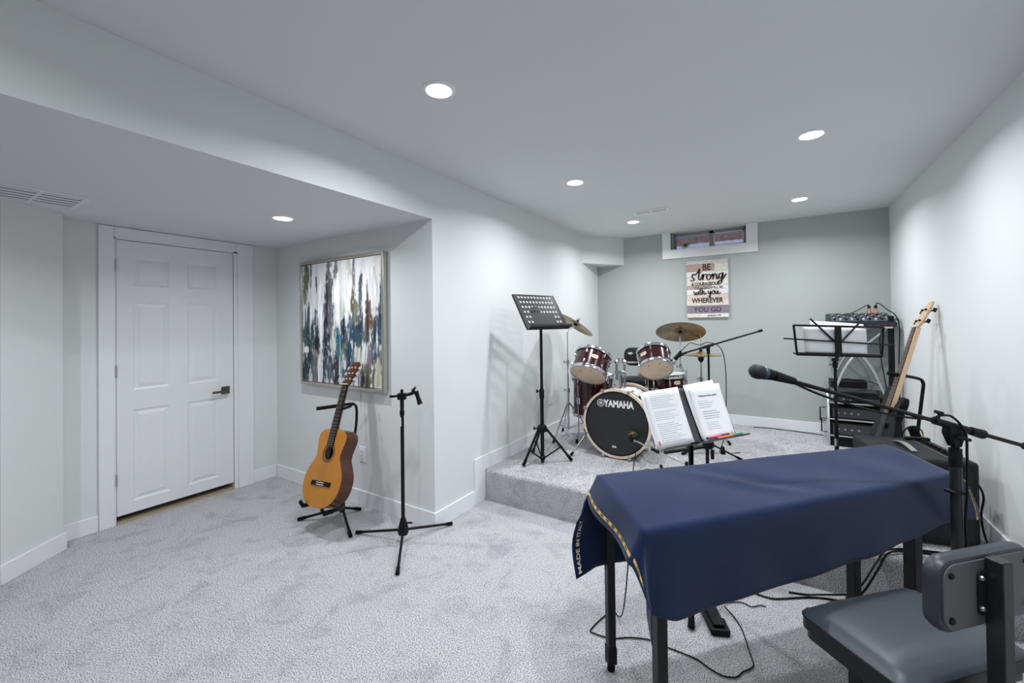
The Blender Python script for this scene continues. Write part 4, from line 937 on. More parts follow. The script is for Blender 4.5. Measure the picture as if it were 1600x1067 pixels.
# ------------------------------------------------------------------ sheet music stand beyond the table
BL, BRt, TLf = V((-.514, 2.227, .787)), V((-.178, 2.620, .815)), V((-.640, 2.290, 1.087))
Wp = (BRt-BL).normalized(); Up = (TLf-BL); Up = (Up-Wp*Up.dot(Wp)).normalized(); Np = Wp.cross(Up)
PT = axes3(BL, Wp, Up, Np); WP = (BRt-BL).length
s = thing('sheet_music_stand', 'black folding stand holding open sheet music behind the table', 'music stand', (-.40, 2.43, 0))
DKG = mat('grey desk metal', (.045, .047, .052), .42)
MB(PT).bx(0, WP*.49, .0, .29, -.004, 0).build('desk_leaf', DKG, s); MB(PT).bx(WP*.51, WP-.03, .0, .29, -.004, 0).build('desk_leaf', DKG, s)
MB(PT).bx(WP*.485, WP*.515, -.005, .28, -.007, .001).build('hinge_strip', BLACK, s)
for a, b in ((0, WP*.49), (WP*.51, WP+.02)):
    MB(PT).bx(a, b, -.006, -.002, -.004, .045).build('ledge', DKG, s, bev=.001); MB(PT).bx(a, b, -.006, .003, .043, .046).build('ledge_lip', DKG, s)
cc = PT @ V((WP*.36, .02, -.02)); base = V((-.405, 2.43, 0))
MB().cyl(base+V((0, 0, .10)), V((base.x, base.y, .80)), .0135).build('column', BLACK, s)
MB().tube([V((base.x, base.y, .78)), PT @ V((WP*.45, .10, -.012))], .012, 10).build('tilt_arm', BLACK, s)
MB(tr(base.x, base.y, 0)).lathe([(.02, .30), (.028, .305), (.028, .345), (.016, .36)], 14).build('leg_hub', BLACKP, s)
for f in ((-.363, 2.112), (-.16, 2.60), (-.68, 2.57)):
    f = V((*f, .012)); h = V((base.x, base.y, .325)); e = (f-h).normalized()
    l = MB().tube([h, f], .0095, 10).build('leg', BLACK, s); MB().tube([f-e*.09, f+e*.004], [.0105, .0165], 10).build('rubber_foot', RUBBER, l)
def sheet(nm, label, x0, y0, w, h, z, rot, lines, curl=.012, sag=0.0, title=None):
    G = PT @ Matrix.Translation((x0, y0, z)) @ Matrix.Rotation(rot, 4, 'Z')
    o = thing(nm, label, 'paper', G.translation, 0, 'sheets of music on the stand')
    def sf(x, y, e=0): return (x, y, e+curl*(y/h)**2+sag*(x/w)**2+.002*math.sin(7*x/w))
    m = MB(G); n = 8
    m.add([sf(w*i/n, h*j/n) for i in range(n+1) for j in range(n+1)], [(i*(n+1)+j, (i+1)*(n+1)+j, (i+1)*(n+1)+j+1, i*(n+1)+j+1) for i in range(n) for j in range(n)])
    pg = m.build('page', PAPER, o, ang=80); sl = pg.modifiers.new('thickness', 'SOLIDIFY'); sl.thickness = .0012; sl.offset = -1
    m = MB(G); rnd = random.Random(len(label))
    for (yy, xa, xb, th) in lines:                            # rows of small unreadable print: short dashes
        x = xa
        while x < xb:
            l = rnd.uniform(.004, .013); m.add([sf(x, yy, .0024), sf(min(x+l, xb), yy, .0024), sf(min(x+l, xb), yy+th, .0024), sf(x, yy+th, .0024)], [(0, 1, 2, 3)]); x += l+rnd.uniform(.002, .004)
    if lines: m.build('print', INK, pg)
    if title:
        vs, fs = text_mesh(title, .0145, .0003, .15); MB(G).add([sf(x+w*.52, y+h*.80, .0026) for x, y, z in vs], fs).build('title_print', INKB, pg)
L1 = [(.280-.0105*k, .030, .030+.150*(.72+.28*((k*7) % 5)/4), .0017) for k in range(25) if k not in (8, 14)]
sheet('music_sheet', 'left sheet of handwritten music on the black stand', -.012, .0, .215, .300, .004, .015, L1, .02, .006)
sheet('music_sheet', 'white sheet peeking out behind the left page', -.024, .004, .215, .292, .001, .03, [], .012)
L2 = [(.210-.0115*k, .035, .035+.10*(.7+.3*((k*3) % 4)/3), .0017) for k in range(4)]+[(.152-.0125*k, .045, .045+.115*(.85+.15*((k*3) % 4)/3), .0026) for k in range(4)]+[(.092-.0115*k, .05, .05+.105*(.8+.2*((k*3) % 3)/2), .0017) for k in range(4)]
sheet('music_sheet', 'right sheet of printed music with a bold title', WP*.50+.010, .0, .212, .298, .005, -.01, L2, .018, -.004, title='Welcome Holy Spirit')
sheet('music_sheet', 'white sheet peeking out above the right page', WP*.50+.004, .010, .205, .300, .001, .05, [], .014)
def pen(label, a, b, mt, capm, r=.0055):
    a, b = PT @ V(a), PT @ V(b); d = (b-a).normalized(); o = thing('highlighter_pen', label, 'pen', a, 0, 'pens on the music stand ledge'); L = (b-a).length
    MB().tube([a, a+d*L*.62], r, 12).build('barrel', mt, o); MB().tube([a+d*L*.60, b-d*.004, b], [r*1.15, r*1.1, r*.5], 12).build('cap', capm, o)
    MB().tube([a-d*.008, a], [r*.3, r*.8], 10).build('end_plug', BLACKP, o)
pen('pink pen lying on the music stand ledge', (WP*.52+.02, .016, .014), (WP*.52+.165, .018, .014), mat('pink plastic', (.75, .10, .28), .35), mat('plum plastic', (.10, .02, .10), .35))
pen('orange pen lying on the music stand ledge', (WP*.52+.065, .004, .030), (WP*.52+.235, .006, .030), mat('orange plastic', (.85, .16, .02), .35), mat('green plastic', (.03, .22, .12), .35), .0075)
MB(PT).bx(-.006, .022, .02, .042, .003, .0065).build('clothes_clip', mat('red clip', (.60, .06, .10), .4), s); MB(PT).bx(.15, .20, -.004, .006, .046, .052).build('page_clip', BLACKP, s)

# ------------------------------------------------------------------ boom microphone stand at the table's right end
c = V((.562, 2.240, 0)); d = V((.610, .428, -.216)).normalized(); k0 = V((.552, 2.226, 1.040))
o = thing('boom_microphone_stand', 'tall black boom microphone stand at the right end of the table', 'microphone stand', c)
MB().cyl(c+V((0, 0, .06)), c+V((0, 0, .94)), .0172, 18).build('lower_tube', mat('satin black tube', (.014, .0145, .016), .3, spec=.35), o)
MB().cyl(c+V((0, 0, .90)), c+V((0, 0, .975)), .0125, 16).build('upper_tube', BLACK, o)
MB(tr(*c)).lathe([(.0175, .885), (.0195, .89), (.0195, .935), (.0185, .945), (.0195, .948), (.0195, .953), (.012, .956)], 20).build('clutch', BLACKP, o)
m = MB(axes3(c+V((-.002, -.002, .96)), V((.82, .57, 0)).normalized(), (0, 0, 1), V((.57, -.82, 0)).normalized()))
m.prism([(-.014, 0), (.014, 0), (.020, .02), (.030, .034), (.030, .072), (-.032, .085), (-.036, .050), (-.022, .02)], -.016, .016); m.build('swivel_joint', BLACKP, o, bev=.005)
m = MB(); w2 = V((.57, -.82, 0)).normalized(); q = c+V((0, 0, 1.0)); m.cyl(q+w2*.012, q+w2*.030, .010, 14); m.tube([q+w2*.03+V((-.018, -.012, .004)), q+w2*.03+V((.02, .012, -.008))], .006, 8); m.build('wing_screw', BLACKP, o)
MB().tube([k0-d*.075, k0+d*.065], .0135, 14).build('boom_sleeve', BLACKP, o)
p0 = V((.022, 1.852, 1.228)); p1 = k0+d*.45
MB().tube([p0, p1], .0075, 12).build('boom', BLACK, o)
MB().tube([k0+d*.075, k0+d*.125], [.016, .018], 14).build('boom_clutch', BLACKP, o); MB().tube([k0+d*.30, k0+d*.37], .014, 12).build('counterweight', RUBBER, o)
m = MB(); q = k0-d*.055+V((0, 0, .014)); m.cyl(q, q+V((0, 0, .018)), .004); m.tube([q+V((0, 0, .022))-d*.014, q+V((0, 0, .022))+d*.016], .0065, 8); m.build('boom_screw', BLACKP, o)
MB(tr(*c, .6)).box((.0, .0, .79), (.052, .044, .012)).build('cable_clip', BLACKP, o, bev=.003)
for a in (-2.2, -.25, 2.0):
    f = c+V((.30*math.cos(a), .30*math.sin(a), .012)); l = MB().tube([c+V((0, 0, .09)), f], .010, 10).build('leg', BLACK, o); MB().ball(f, .013, 8).build('rubber_foot', RUBBER, l)
MB(tr(*c)).lathe([(.02, .05), (.04, .055), (.045, .085), (.028, .16), (.018, .17)], 16).build('hub', BLACKP, o)
BLUE = mat('teal metal ring', (.045, .095, .125), .35, .6)
dynamic_mic('microphone', 'black vocal microphone with blue ring at the end of the long boom', (-.088, 1.780, 1.264), V((-.610, -.428, .180)), head=.0275, L=.155, band=BLUE)
m = MB(); m.tube([V((-.012, 1.828, 1.242)), V((.050, 1.871, 1.220))], [.019, .013], 12); tag(m.build('microphone_clip', BLACKP, org=(.0, 1.84, 1.236)), 'black clip joining the vocal microphone to the long boom', 'microphone clip')
m = MB(); m.tube(spline([(.045, 1.862, 1.215), (.14, 1.925, 1.165), (.28, 2.03, 1.110), (.40, 2.115, 1.078), (.475, 2.165, 1.070), (.515, 2.19, 1.082), (.55, 2.208, 1.075), (.585, 2.222, 1.02), (.592, 2.236, .93), (.590, 2.232, .83), (.588, 2.230, .78), (.584, 2.234, .65), (.594, 2.240, .45), (.604, 2.235, .25), (.62, 2.22, .06), (.66, 2.19, .008), (.75, 2.30, .006)], 7), .0042, 8)
tag(m.build('cable', CABLE, org=(.59, 2.23, .5)), 'black microphone cable running along the long boom and down its stand', 'cable')

# ------------------------------------------------------------------ combo amplifier
aw = V((.982, .19, 0)).normalized(); ad = V((aw.y, -aw.x, 0)); AC = V((.632, 3.285, ZS)); AW, AD, AH = .385, .475, .455
am = thing('guitar_amplifier', 'black combo amplifier on the stage behind the table', 'amplifier', AC)
AT = axes3(AC, aw, -ad, (0, 0, 1))
TOLEX = mat('black tolex', (.009, .009, .010), .6, spec=.3, bump=(260, .6, .0015))
m = MB(AT); m.bx(-AW/2, AW/2, -AD/2, AD/2, .015, AH); m.build('cabinet', TOLEX, am, bev=.018)
MB(AT).bx(-AW/2+.03, AW/2-.03, -AD/2-.004, -AD/2+.01, .05, AH-.05).build('grille', mat('black grille cloth', (.012, .012, .013), .8, bump=(500, .8, .002)), am)
m = MB(AT); m.add([(AW/2-.10, -AD/2+.05, AH+.001), (AW/2-.03, -AD/2+.05, AH+.001), (AW/2-.03, AD/2-.02, AH+.001), (AW/2-.10, AD/2-.02, AH+.001)], [(0, 1, 2, 3)]); pn = m.build('control_panel', BLACK, am)
MB(AT).bx(-.0015, .0015, -AD/2+.05, AD/2-.02, 0, .004, Matrix.Translation((AW/2-.102, 0, AH))).build('panel_trim', STEEL, am)
for k in range(8): MB(AT).lathe([(.011, 0), (.010, .014), (1e-6, .016)], 12, Matrix.Translation((AW/2-.065, -AD/2+.09+.042*k, AH+.001))).build('knob', BLACKP, pn)
hs = MB(AT); pts = [(-.02+.0, .115-.23*k/10, AH+.004+.016*math.sin(PI*k/10)) for k in range(11)]
hs.add([(x-.014, y, z) for x, y, z in pts]+[(x+.014, y, z) for x, y, z in pts]+[(x-.014, y, z+.004) for x, y, z in pts]+[(x+.014, y, z+.004) for x, y, z in pts],
       [(k, k+1, 12+k, 11+k) for k in range(10)]+[(22+k, 33+k, 34+k, 23+k) for k in range(10)]+[(k, 22+k, 23+k, k+1) for k in range(10)]+[(11+k, 12+k, 34+k, 33+k) for k in range(10)])
hs.build('carry_strap', mat('grey strap', (.22, .22, .24), .5), am)
for x in (-1, 1):
    for y in (-1, 1): MB(AT).cyl((x*(AW/2-.05), y*(AD/2-.05), 0), (x*(AW/2-.05), y*(AD/2-.05), .016), .02, 14).build('rubber_foot', RUBBER, am)
J = AT @ V((AW/2-.055, AD/2-.07, AH))
cb = thing('instrument_cable', 'black cable with gold plug arching out of the amplifier top', 'cable', J)
MB().cyl(J, J+V((0, 0, .026)), .008).build('plug_body', BLACKP, cb); MB().cyl(J+V((0, 0, .024)), J+V((0, 0, .044)), .006).build('plug_collar', GOLD, cb)
MB().tube(spline([J+V((0, 0, .044)), J+V((-.01, .005, .07)), J+V((-.045, .02, .082)), J+V((-.075, .04, .05)), J+V((-.085, .06, .0)), J+V((-.09, .09, -.15)), J+V((-.10, .12, -.36)), J+V((-.10, .15, -.449))], 6), .0038, 8).build('lead', CABLE, cb)
MB(AT).bx(-.075, .045, AD/2-.06, AD/2-.03, AH+.001, AH+.018, Matrix.Translation((AW/2-.06, 0, 0))).build('panel_hood', BLACKP, am, bev=.004)

# ------------------------------------------------------------------ electric bass on a stand in the right corner
bU = V((.281, .163, .946)).normalized(); h = V((-.975, -.22, 0)); bN = (h-bU*h.dot(bU)).normalized(); bW = bU.cross(bN); bO = V((.905, 4.060, 1.567))-bU*1.15
bs = thing('electric_bass', 'black electric bass guitar with natural maple neck leaning in a stand', 'bass guitar', bO); ET = axes3(bO, bW, bU, bN)
ob = spline([(0, .0, 0), (.10, .012, 0), (.155, .07, 0), (.165, .14, 0), (.14, .21, 0), (.118, .27, 0), (.125, .33, 0), (.135, .385, 0), (.12, .43, 0), (.095, .435, 0), (.07, .40, 0), (.045, .36, 0), (.03, .345, 0), (-.03, .345, 0), (-.05, .375, 0), (-.075, .45, 0), (-.105, .505, 0), (-.135, .50, 0), (-.145, .44, 0), (-.132, .37, 0), (-.125, .30, 0), (-.15, .22, 0), (-.17, .15, 0), (-.155, .06, 0), (-.10, .01, 0), (0, 0, 0)], 3)[:-1]
bd_ = MB(ET).prism([(p.x, p.y) for p in ob], -.022, .022).build('body', mat('black gloss lacquer', (.004, .004, .005), .28, spec=.13), bs, bev=.007)
MAPLE = mat('maple neck', (.62, .43, .27), .35, coat=.3, var=(25, .12, .12), stretch=(6, 1, 6))
MB(ET).add([(-.031, .345, .000), (.031, .345, .000), (.021, .945, .0), (-.021, .945, .0), (-.031, .345, .030), (.031, .345, .030), (.021, .945, .030), (-.021, .945, .030)],
           [(0, 3, 2, 1), (4, 5, 6, 7), (0, 1, 5, 4), (1, 2, 6, 5), (2, 3, 7, 6), (3, 0, 4, 7)]).build('neck', MAPLE, bs, bev=.004)
fb = MB(ET).add([(-.031, .30, .030), (.031, .30, .030), (.021, .945, .030), (-.021, .945, .030), (-.031, .30, .036), (.031, .30, .036), (.021, .945, .036), (-.021, .945, .036)],
           [(0, 3, 2, 1), (4, 5, 6, 7), (0, 1, 5, 4), (1, 2, 6, 5), (2, 3, 7, 6), (3, 0, 4, 7)]).build('fingerboard', mat('rosewood', (.07, .035, .02), .4), bs)
m = MB(ET)
for k in range(1, 21):
    y = .945-.86*(1-2**(-k/12)); hwid = .021+.010*(.945-y)/.6; m.bx(-hwid, hwid, y-.0007, y+.0007, .0355, .0372)
m.build('frets', STEEL, fb)['kind'] = 'stuff'
HE = ET @ Matrix.Translation((0, .945, .02)) @ Matrix.Rotation(-.16, 4, 'X')
hs_ = MB(HE).prism([(-.021, 0), (.021, 0), (.040, .035), (.042, .16), (.026, .205), (-.01, .20), (-.030, .15), (-.034, .03)], -.010, .008).build('headstock', MAPLE, bs, bev=.003)
for k in range(4):
    sx = 1 if k % 2 else -1; y = .05+.085*(k//2); m = MB(HE); m.cyl((sx*.02, y, -.018), (sx*.02, y, .018), .007, 10); m.cyl((sx*.03, y, -.012), (sx*.07, y, -.012), .004, 8); m.box((sx*.075, y, -.012), (.006, .028, .020)); m.build('tuning_peg', BLACK, hs_)
for k in range(4):
    x = -.0285+.019*k; MB(ET).tube([(x, .09, .034), (x*.66, .945, .041)], .0008, 5).build('string', mat('dark string', (.25, .24, .23), .4, .6), bs)
MB(ET).bx(-.04, .04, .075, .115, .022, .034).build('bridge', CHROME, bd_); MB(ET).bx(-.045, .045, .20, .235, .022, .034).build('pickup', BLACKP, bd_)
s = thing('guitar_stand', 'black tubular stand holding the electric bass', 'guitar stand', (.78, 4.0, ZS))
MB().tube(spline([(.815, 4.02, .40), (.822, 4.022, .62), (.858, 4.042, .93), (.862, 4.044, .985), (.845, 4.035, 1.015), (.79, 4.00, 1.032), (.735, 3.965, 1.045)], 7), .0105, 10).build('upright', BLACK, s)
MB().tube(spline([(.76, 3.98, 1.040), (.70, 3.94, 1.050), (.655, 3.912, 1.060)], 4), .014, 10).build('foam_sleeve', RUBBER, s)
MB().tube([(.815, 4.02, .42), (.80, 4.01, ZS+.06)], .012, 10).build('column', BLACK, s)
for f in ((.55, 3.86), (.86, 3.78), (.87, 4.25)):
    MB().tube([(.80, 4.01, .33), (*f, ZS+.012)], .010, 8).build('leg', BLACK, s)
for q in ((.52, 3.93), (.60, 3.76)):
    MB().tube([(.805, 4.01, .45), (q[0]+.05, q[1]+.02, .475), (q[0], q[1], .478), (q[0]-.012, q[1], .51)], .011, 8).build('body_arm', RUBBER, s)
MB().tube(spline([(.80, 3.90, .60), (.775, 3.885, .68), (.768, 3.88, .70)], 4), [.001]*8+[.001] if False else .028, 12).build('cradle_pad', RUBBER, s)

# ------------------------------------------------------------------ wire music stand with papers
o = thing('wire_music_stand', 'folding wire music stand with papers near the back corner', 'music stand', (.300, 3.276, ZS))
cw_ = V((.300, 3.276, 0))
MB().cyl(cw_+V((0, 0, ZS+.06)), cw_+V((0, 0, .80)), .011).build('lower_tube', BLACK, o); MB().cyl(cw_+V((0, 0, .66)), cw_+V((0, 0, .705)), .012).build('steel_collar', CHROME, o)
MB().cyl(cw_+V((0, 0, .78)), cw_+V((0, 0, 1.20)), .0085).build('upper_tube', BLACK, o)
m = MB(tr(cw_.x, cw_.y, 1.165, YAW)); m.lathe([(.009, -.02), (.014, -.018), (.014, .015), (.009, .02)], 14); m.cyl((-.01, 0, 0), (-.04, 0, -.002), .003); m.box((0, 0, .03), (.03, .02, .018)); m.build('clamp', BLACKP, o)
TLw, TRw, BLw, BRw = V((.084, 3.086, 1.413)), V((.548, 3.378, 1.392)), V((.100, 3.150, 1.236)), V((.548, 3.434, 1.214))
for a, b, r in ((TLw, TRw, .006), (BLw, BRw, .009), (TLw, BLw, .0065), (TRw, BRw, .0065)): MB().tube([a, b], r, 8).build('frame_bar', BLACK, o)
mt_, mb_ = TLw.lerp(TRw, .49), BLw.lerp(BRw, .49)
wn_ = (TRw-TLw).normalized(); un_ = (mt_-mb_).normalized(); nn_ = wn_.cross(un_)
MB(axes3(mb_, wn_, un_, nn_)).bx(-.018, .018, -.006, (mt_-mb_).length, -.004, .006).build('centre_bar', BLACK, o)
k_ = mb_.lerp(mt_, .46); MB().tube([k_-wn_*.335+V((0, 0, .012)), k_+wn_*.345+V((0, 0, -.012))], .0048, 8).build('retaining_bar', BLACK, o)
for sx in (-1, 1): MB().tube([k_+wn_*.02*sx, k_+wn_*(.148 if sx > 0 else .165)*sx+un_*.145], .0055, 8).build('page_arm', BLACK, o)
MB(axes3(mb_, wn_, un_, nn_)).bx(-.26, .26, -.012, -.004, -.04, .004).build('page_ledge', BLACK, o)
MB().tube([cw_+V((0, 0, 1.19)), mb_], .009, 10).build('tilt_joint', BLACK, o)
for a in (-2.0, 1.55, 3.2):
    f = cw_+V((.22*math.cos(a), .22*math.sin(a), ZS+.010)); MB().tube([cw_+V((0, 0, ZS+.28)), f], .006, 8).build('leg', BLACK, o); MB().tube([cw_+V((0, 0, ZS+.08)), (cw_+V((0, 0, ZS+.28))).lerp(f, .6)], .005, 8).build('brace', BLACK, o)
WT = axes3(mb_, wn_, un_, nn_)
def wpaper(label, x0, x1, y0, y1, z, curl):
    m = MB(WT); n = 8; vs = [(x0+(x1-x0)*i/n, y0+(y1-y0)*j/n+ (curl*.5*(1-i/n) if j == n else 0), z-curl*((j/n)**2)*(.6+.4*math.sin(2.5*i/n))) for i in range(n+1) for j in range(n+1)]
    q = m.add(vs, [(i*(n+1)+j, (i+1)*(n+1)+j, (i+1)*(n+1)+j+1, i*(n+1)+j+1) for i in range(n) for j in range(n)]).build('music_sheet', PAPER, org=tuple(mb_), ang=80)
    tag(q, label, 'paper', 'papers on the wire music stand'); q.modifiers.new('thickness', 'SOLIDIFY').thickness = .001
wpaper('front paper in the wire music stand', -.205, .185, .0, .172, -.010, .006)
wpaper('rear paper curling above the wire music stand', -.145, .190, .004, .195, -.018, .03)

# ------------------------------------------------------------------ equipment cart in the back corner
ct = thing('equipment_cart', 'silver framed equipment cart with glass shelves in the back corner', 'cart', (.63, 5.17, ZS))
CX0, CX1, CY0, CY1 = .400, .860, 4.975, 5.40
SILVP = mat('silver paint', (.52, .54, .56), .35, .5)
for x in (CX0, CX1):
    m = MB(); m.add([(x-.008, CY0+.00, ZS), (x-.008, CY1, ZS), (x-.008, CY1, .78), (x-.008, CY0+.12, .74), (x-.008, CY0+.03, .64), (x+.008, CY0+.0, ZS), (x+.008, CY1, ZS), (x+.008, CY1, .78), (x+.008, CY0+.12, .74), (x+.008, CY0+.03, .64)],
          [(0, 1, 2, 3, 4), (9, 8, 7, 6, 5)]+[(i, 5+i, 5+(i+1) % 5, (i+1) % 5) for i in range(5)])
    sp = m.build('side_panel', SILVP, ct)
    for zz, yy in ((.60, CY0+.08), (.655, CY0+.12)): MB().cyl((x-.0095, yy, zz), (x+.0095, yy, zz), .010, 12).build('slot_hole', EBONY, sp)
    if x == CX0:
        for zz, yy in ((.50, CY0+.24), (.42, CY0+.09)): MB().tube([(x-.008, yy, zz-.065), (x-.05, yy, zz-.065), (x-.05, yy, zz+.065), (x-.008, yy, zz+.065)], .006, 8).build('side_handle', BLACK, ct)
for z in (.345, .50, .655): MB().bx(CX0, CX1, CY0+.01, CY1, z-.004, z+.004).build('shelf', GLASS if z > .6 else BLACK, ct); 
for z in (.345, .50, .655): MB().bx(CX0, CX1, CY0+.004, CY0+.012, z-.006, z+.006).build('shelf_edge', SILVP, ct)
MB().bx(CX0, CX1, CY0+.03, CY1, .786, .794).build('glass_shelf', GLASS, ct)
for y in (CY0+.03, CY1-.03):                                  # crossed supports, bowed like an X
    for sx in (-1, 1):
        mx_ = (CX0+CX1)/2; a = [(mx_-sx*.20, y, .70), (mx_-sx*.10, y, .98), (mx_+sx*.0, y, 1.14), (mx_+sx*.10, y, 1.25), (mx_+sx*.21, y, 1.36)]
        MB().tube(spline(a, 5), .011, 10).build('cross_support', SILVP, ct)
MB().bx(CX0-.01, CX1+.01, CY0-.02, CY1, 1.356, 1.372).build('top_shelf', SILVP, ct, bev=.004)
MB().bx(.842, .882, CY0+.01, CY0+.05, ZS, 1.47).build('black_post', BLACK, ct, bev=.004)
def unit(label, x0, x1, y0, y1, z0, z1, face=True):
    u_ = thing('audio_unit', label, 'audio equipment', ((x0+x1)/2, (y0+y1)/2, z0), 0, 'black audio units on the cart')
    MB().bx(x0, x1, y0, y1, z0, z1).build('case', BLACKP, u_, bev=.004)
    if face:
        MB().bx(x0+.02, x1-.02, y0-.004, y0+.001, z0+.012, z1-.012).build('face_plate', mat('dark grey face', (.045, .047, .055), .3), u_)
        for k in range(4): MB().cyl((x0+.06+.05*k, y0-.012, (z0+z1)/2), (x0+.06+.05*k, y0-.002, (z0+z1)/2), .009, 12).build('knob', STEEL, u_)
unit('black audio unit on the lowest cart shelf', CX0+.012, CX1-.014, CY0+.02, CY1-.05, .350, .470)
unit('black audio unit on the middle cart shelf', CX0+.012, CX1-.014, CY0+.03, CY1-.05, .505, .615)
unit('flat black audio unit on the upper cart shelf', CX0+.06, CX1-.06, CY0+.06, CY1-.06, .660, .715)
unit('black device lying on the glass shelf of the cart', CX0+.03, CX0+.30, CY0+.10, CY1-.08, .795, .850, False)
unit('black wide unit under the cart shelves', CX0+.012, CX1-.014, CY0+.015, CY1-.05, ZS+.004, .335, False)
m = MB(); m.tube(spline([(.50, 5.12, .86), (.56, 5.09, .875), (.61, 5.12, .862), (.66, 5.10, .87), (.70, 5.14, .855), (.76, 5.12, .84), (.82, 5.08, .78), (.83, 5.02, .60), (.84, 4.96, .30), (.84, 4.94, ZS+.005)], 6), .004, 8)
tag(m.build('cable', CABLE, org=(.6, 5.1, .86)), 'tangled black cable on the glass shelf of the cart', 'cable')
mx = thing('mixing_console', 'dark blue sloped mixing console on top of the cart', 'mixer', (.64, 5.17, 1.372))
MXB = mat('dark blue console', (.012, .024, .045), .45, spec=.3); MXT = mat('console face', (.04, .05, .065), .45)
MB().add([(.42, CY0-.01, 1.373), (.90, CY0-.01, 1.373), (.90, CY1-.02, 1.373), (.42, CY1-.02, 1.373), (.42, CY0-.01, 1.410), (.90, CY0-.01, 1.410), (.90, CY1-.02, 1.500), (.42, CY1-.02, 1.500)],
         [(0, 3, 2, 1), (4, 5, 6, 7), (0, 1, 5, 4), (1, 2, 6, 5), (2, 3, 7, 6), (3, 0, 4, 7)]).build('case', MXB, mx, bev=.006)
MF = axes3((.66, CY0+.185, 1.4575), (1, 0, 0), V((0, .405, .09)).normalized(), V((0, -.09, .405)).normalized())
fp = MB(MF).bx(-.22, .22, -.18, .18, 0, .003).build('face_plate', MXT, mx)
for i in range(10):
    for j in range(5): MB(MF).cyl((-.195+.043*i, -.02+.042*j, .003), (-.195+.043*i, -.02+.042*j, .012), .006, 8).build('knob', (BLACKP if (i+j) % 3 else WHITE), fp)
    MB(MF).box((-.195+.043*i, -.11, .010), (.014, .024, .014)).build('fader', WHITE if i % 2 else BLACKP, fp)
[MB().bx(.70+.05*k, .73+.05*k, CY0-.013, CY0-.009, 1.382, 1.392).build('red_mark', mat('red marking', (.22, .012, .012), .5), mx) for k in range(4)]
RBN = mat('pinkish copper', (.55, .30, .22), .45)
for k, x in enumerate((.755, .805)):
    j_ = thing('audio_plug', ('left' if k == 0 else 'right')+' copper coloured plug standing on the mixing console', 'plug', (x, 5.30, 1.50), 0, 'plugs in the mixing console')
    MB().cyl((x, 5.30, 1.495), (x, 5.30, 1.545), .016, 12).build('barrel', RBN, j_); MB().cyl((x, 5.30, 1.545), (x, 5.30, 1.572), .012, 12).build('boot', BLACKP, j_)
m = MB(); m.tube(spline([(.755, 5.30, 1.572), (.735, 5.28, 1.575), (.66, 5.20, 1.53), (.58, 5.12, 1.49), (.54, 5.08, 1.475)], 6), .004, 8); tag(m.build('cable', CABLE, org=(.75, 5.3, 1.5)), 'thin black cable slanting across the mixing console', 'cable')
m = MB(); m.tube(spline([(.805, 5.30, 1.572), (.82, 5.30, 1.595), (.85, 5.28, 1.57), (.885, 5.22, 1.52), (.912, 5.12, 1.48), (.918, 5.0, 1.38), (.905, 4.95, 1.15), (.895, 4.94, .85), (.905, 4.94, .50), (.91, 4.92, ZS+.006)], 6), .0048, 8); tag(m.build('cable', CABLE, org=(.9, 5.0, 1.4)), 'black cable drooping from the mixing console down the black post', 'cable')
m = MB(); m.tube(spline([(.80, CY0-.02, 1.38), (.775, CY0-.03, 1.25), (.785, CY0-.03, 1.05), (.81, CY0-.03, .85), (.82, CY0-.03, .70)], 6), .0045, 8); tag(m.build('cable', CABLE, org=(.8, 4.95, 1.2)), 'black cable hanging in front of the silver cross supports', 'cable')

# ------------------------------------------------------------------ wooden quote sign
sg = thing('wall_sign', 'wooden plank sign reading BE strong & COURAGEOUS on the back wall', 'sign', (-.697, YB, 1.48))
SX0, SX1, SZ0, SZ1 = -.922, -.472, 1.482, 2.163; HS = SZ1-SZ0
rows = [(0, .065, (.66, .58, .56)), (.065, .19, (.46, .33, .29)), (.19, .285, (.80, .78, .74)), (.285, .44, (.76, .70, .64)), (.44, .505, (.50, .36, .33)), (.505, .59, (.82, .82, .82)), (.59, .69, (.74, .63, .57)), (.69, .79, (.78, .70, .61)), (.79, .925, (.27, .22, .30)), (.925, 1, (.78, .69, .63))]
right = {1: (.68, (.70, .69, .60)), 4: (.60, (.80, .79, .76)), 6: (.25, (.72, .58, .53)), 9: (.35, (.80, .76, .70)), 3: (.40, (.80, .76, .70))}
for i, (a, b, colr) in enumerate(rows):
    segs = [(0, 1, colr)] if i not in right else [(0, right[i][0], colr), (right[i][0], 1, right[i][1])]
    for j, (x0, x1, cc_) in enumerate(segs):
        MB().bx(SX0+(SX1-SX0)*x0+.0008, SX0+(SX1-SX0)*x1-.0008, YB-.028-random.uniform(0, .0012), YB-.004, SZ1-HS*b+.001, SZ1-HS*a-.001).build('plank', mat('plank %d %d' % (i, j), cc_, .75, var=(14, .22, .16), stretch=(2, 1, 12)), sg)
MB().bx(SX0+.01, SX1-.01, YB-.008, YB, SZ0+.01, SZ1-.01).build('backing', BLACKP, sg)
DK = mat('dark brown lettering', (.045, .028, .022), .7); PU = mat('plum lettering', (.07, .035, .08), .7)
def stxt(txt, fy, size, bold=0, sh=0, sx=1, dx=0, mt=DK, sp=1.0, fit=None):
    vs, fs = text_mesh(txt, size, bold, sh, sx, spacing=sp)
    if fit:
        xs = [v[0] for v in vs]; k = fit/(max(xs)-min(xs)); c0 = (max(xs)+min(xs))/2; vs = [((x-c0)*k, y, z) for x, y, z in vs]
    MB().add([((SX0+SX1)/2+dx+x, YB-.0306, SZ1-HS*fy+y) for x, y, z in vs], fs).build('lettering', mt, sg)
stxt('BE', .128, .105, .0025, fit=.088)
stxt('& COURAGEOUS', .415, .052, .0019, dx=-.02, fit=.30)
stxt('THE LORD WILL BE', .482, .040, .0002, dx=.01, fit=.315)
stxt('WHEREVER', .705, .080, .0026, fit=.345)
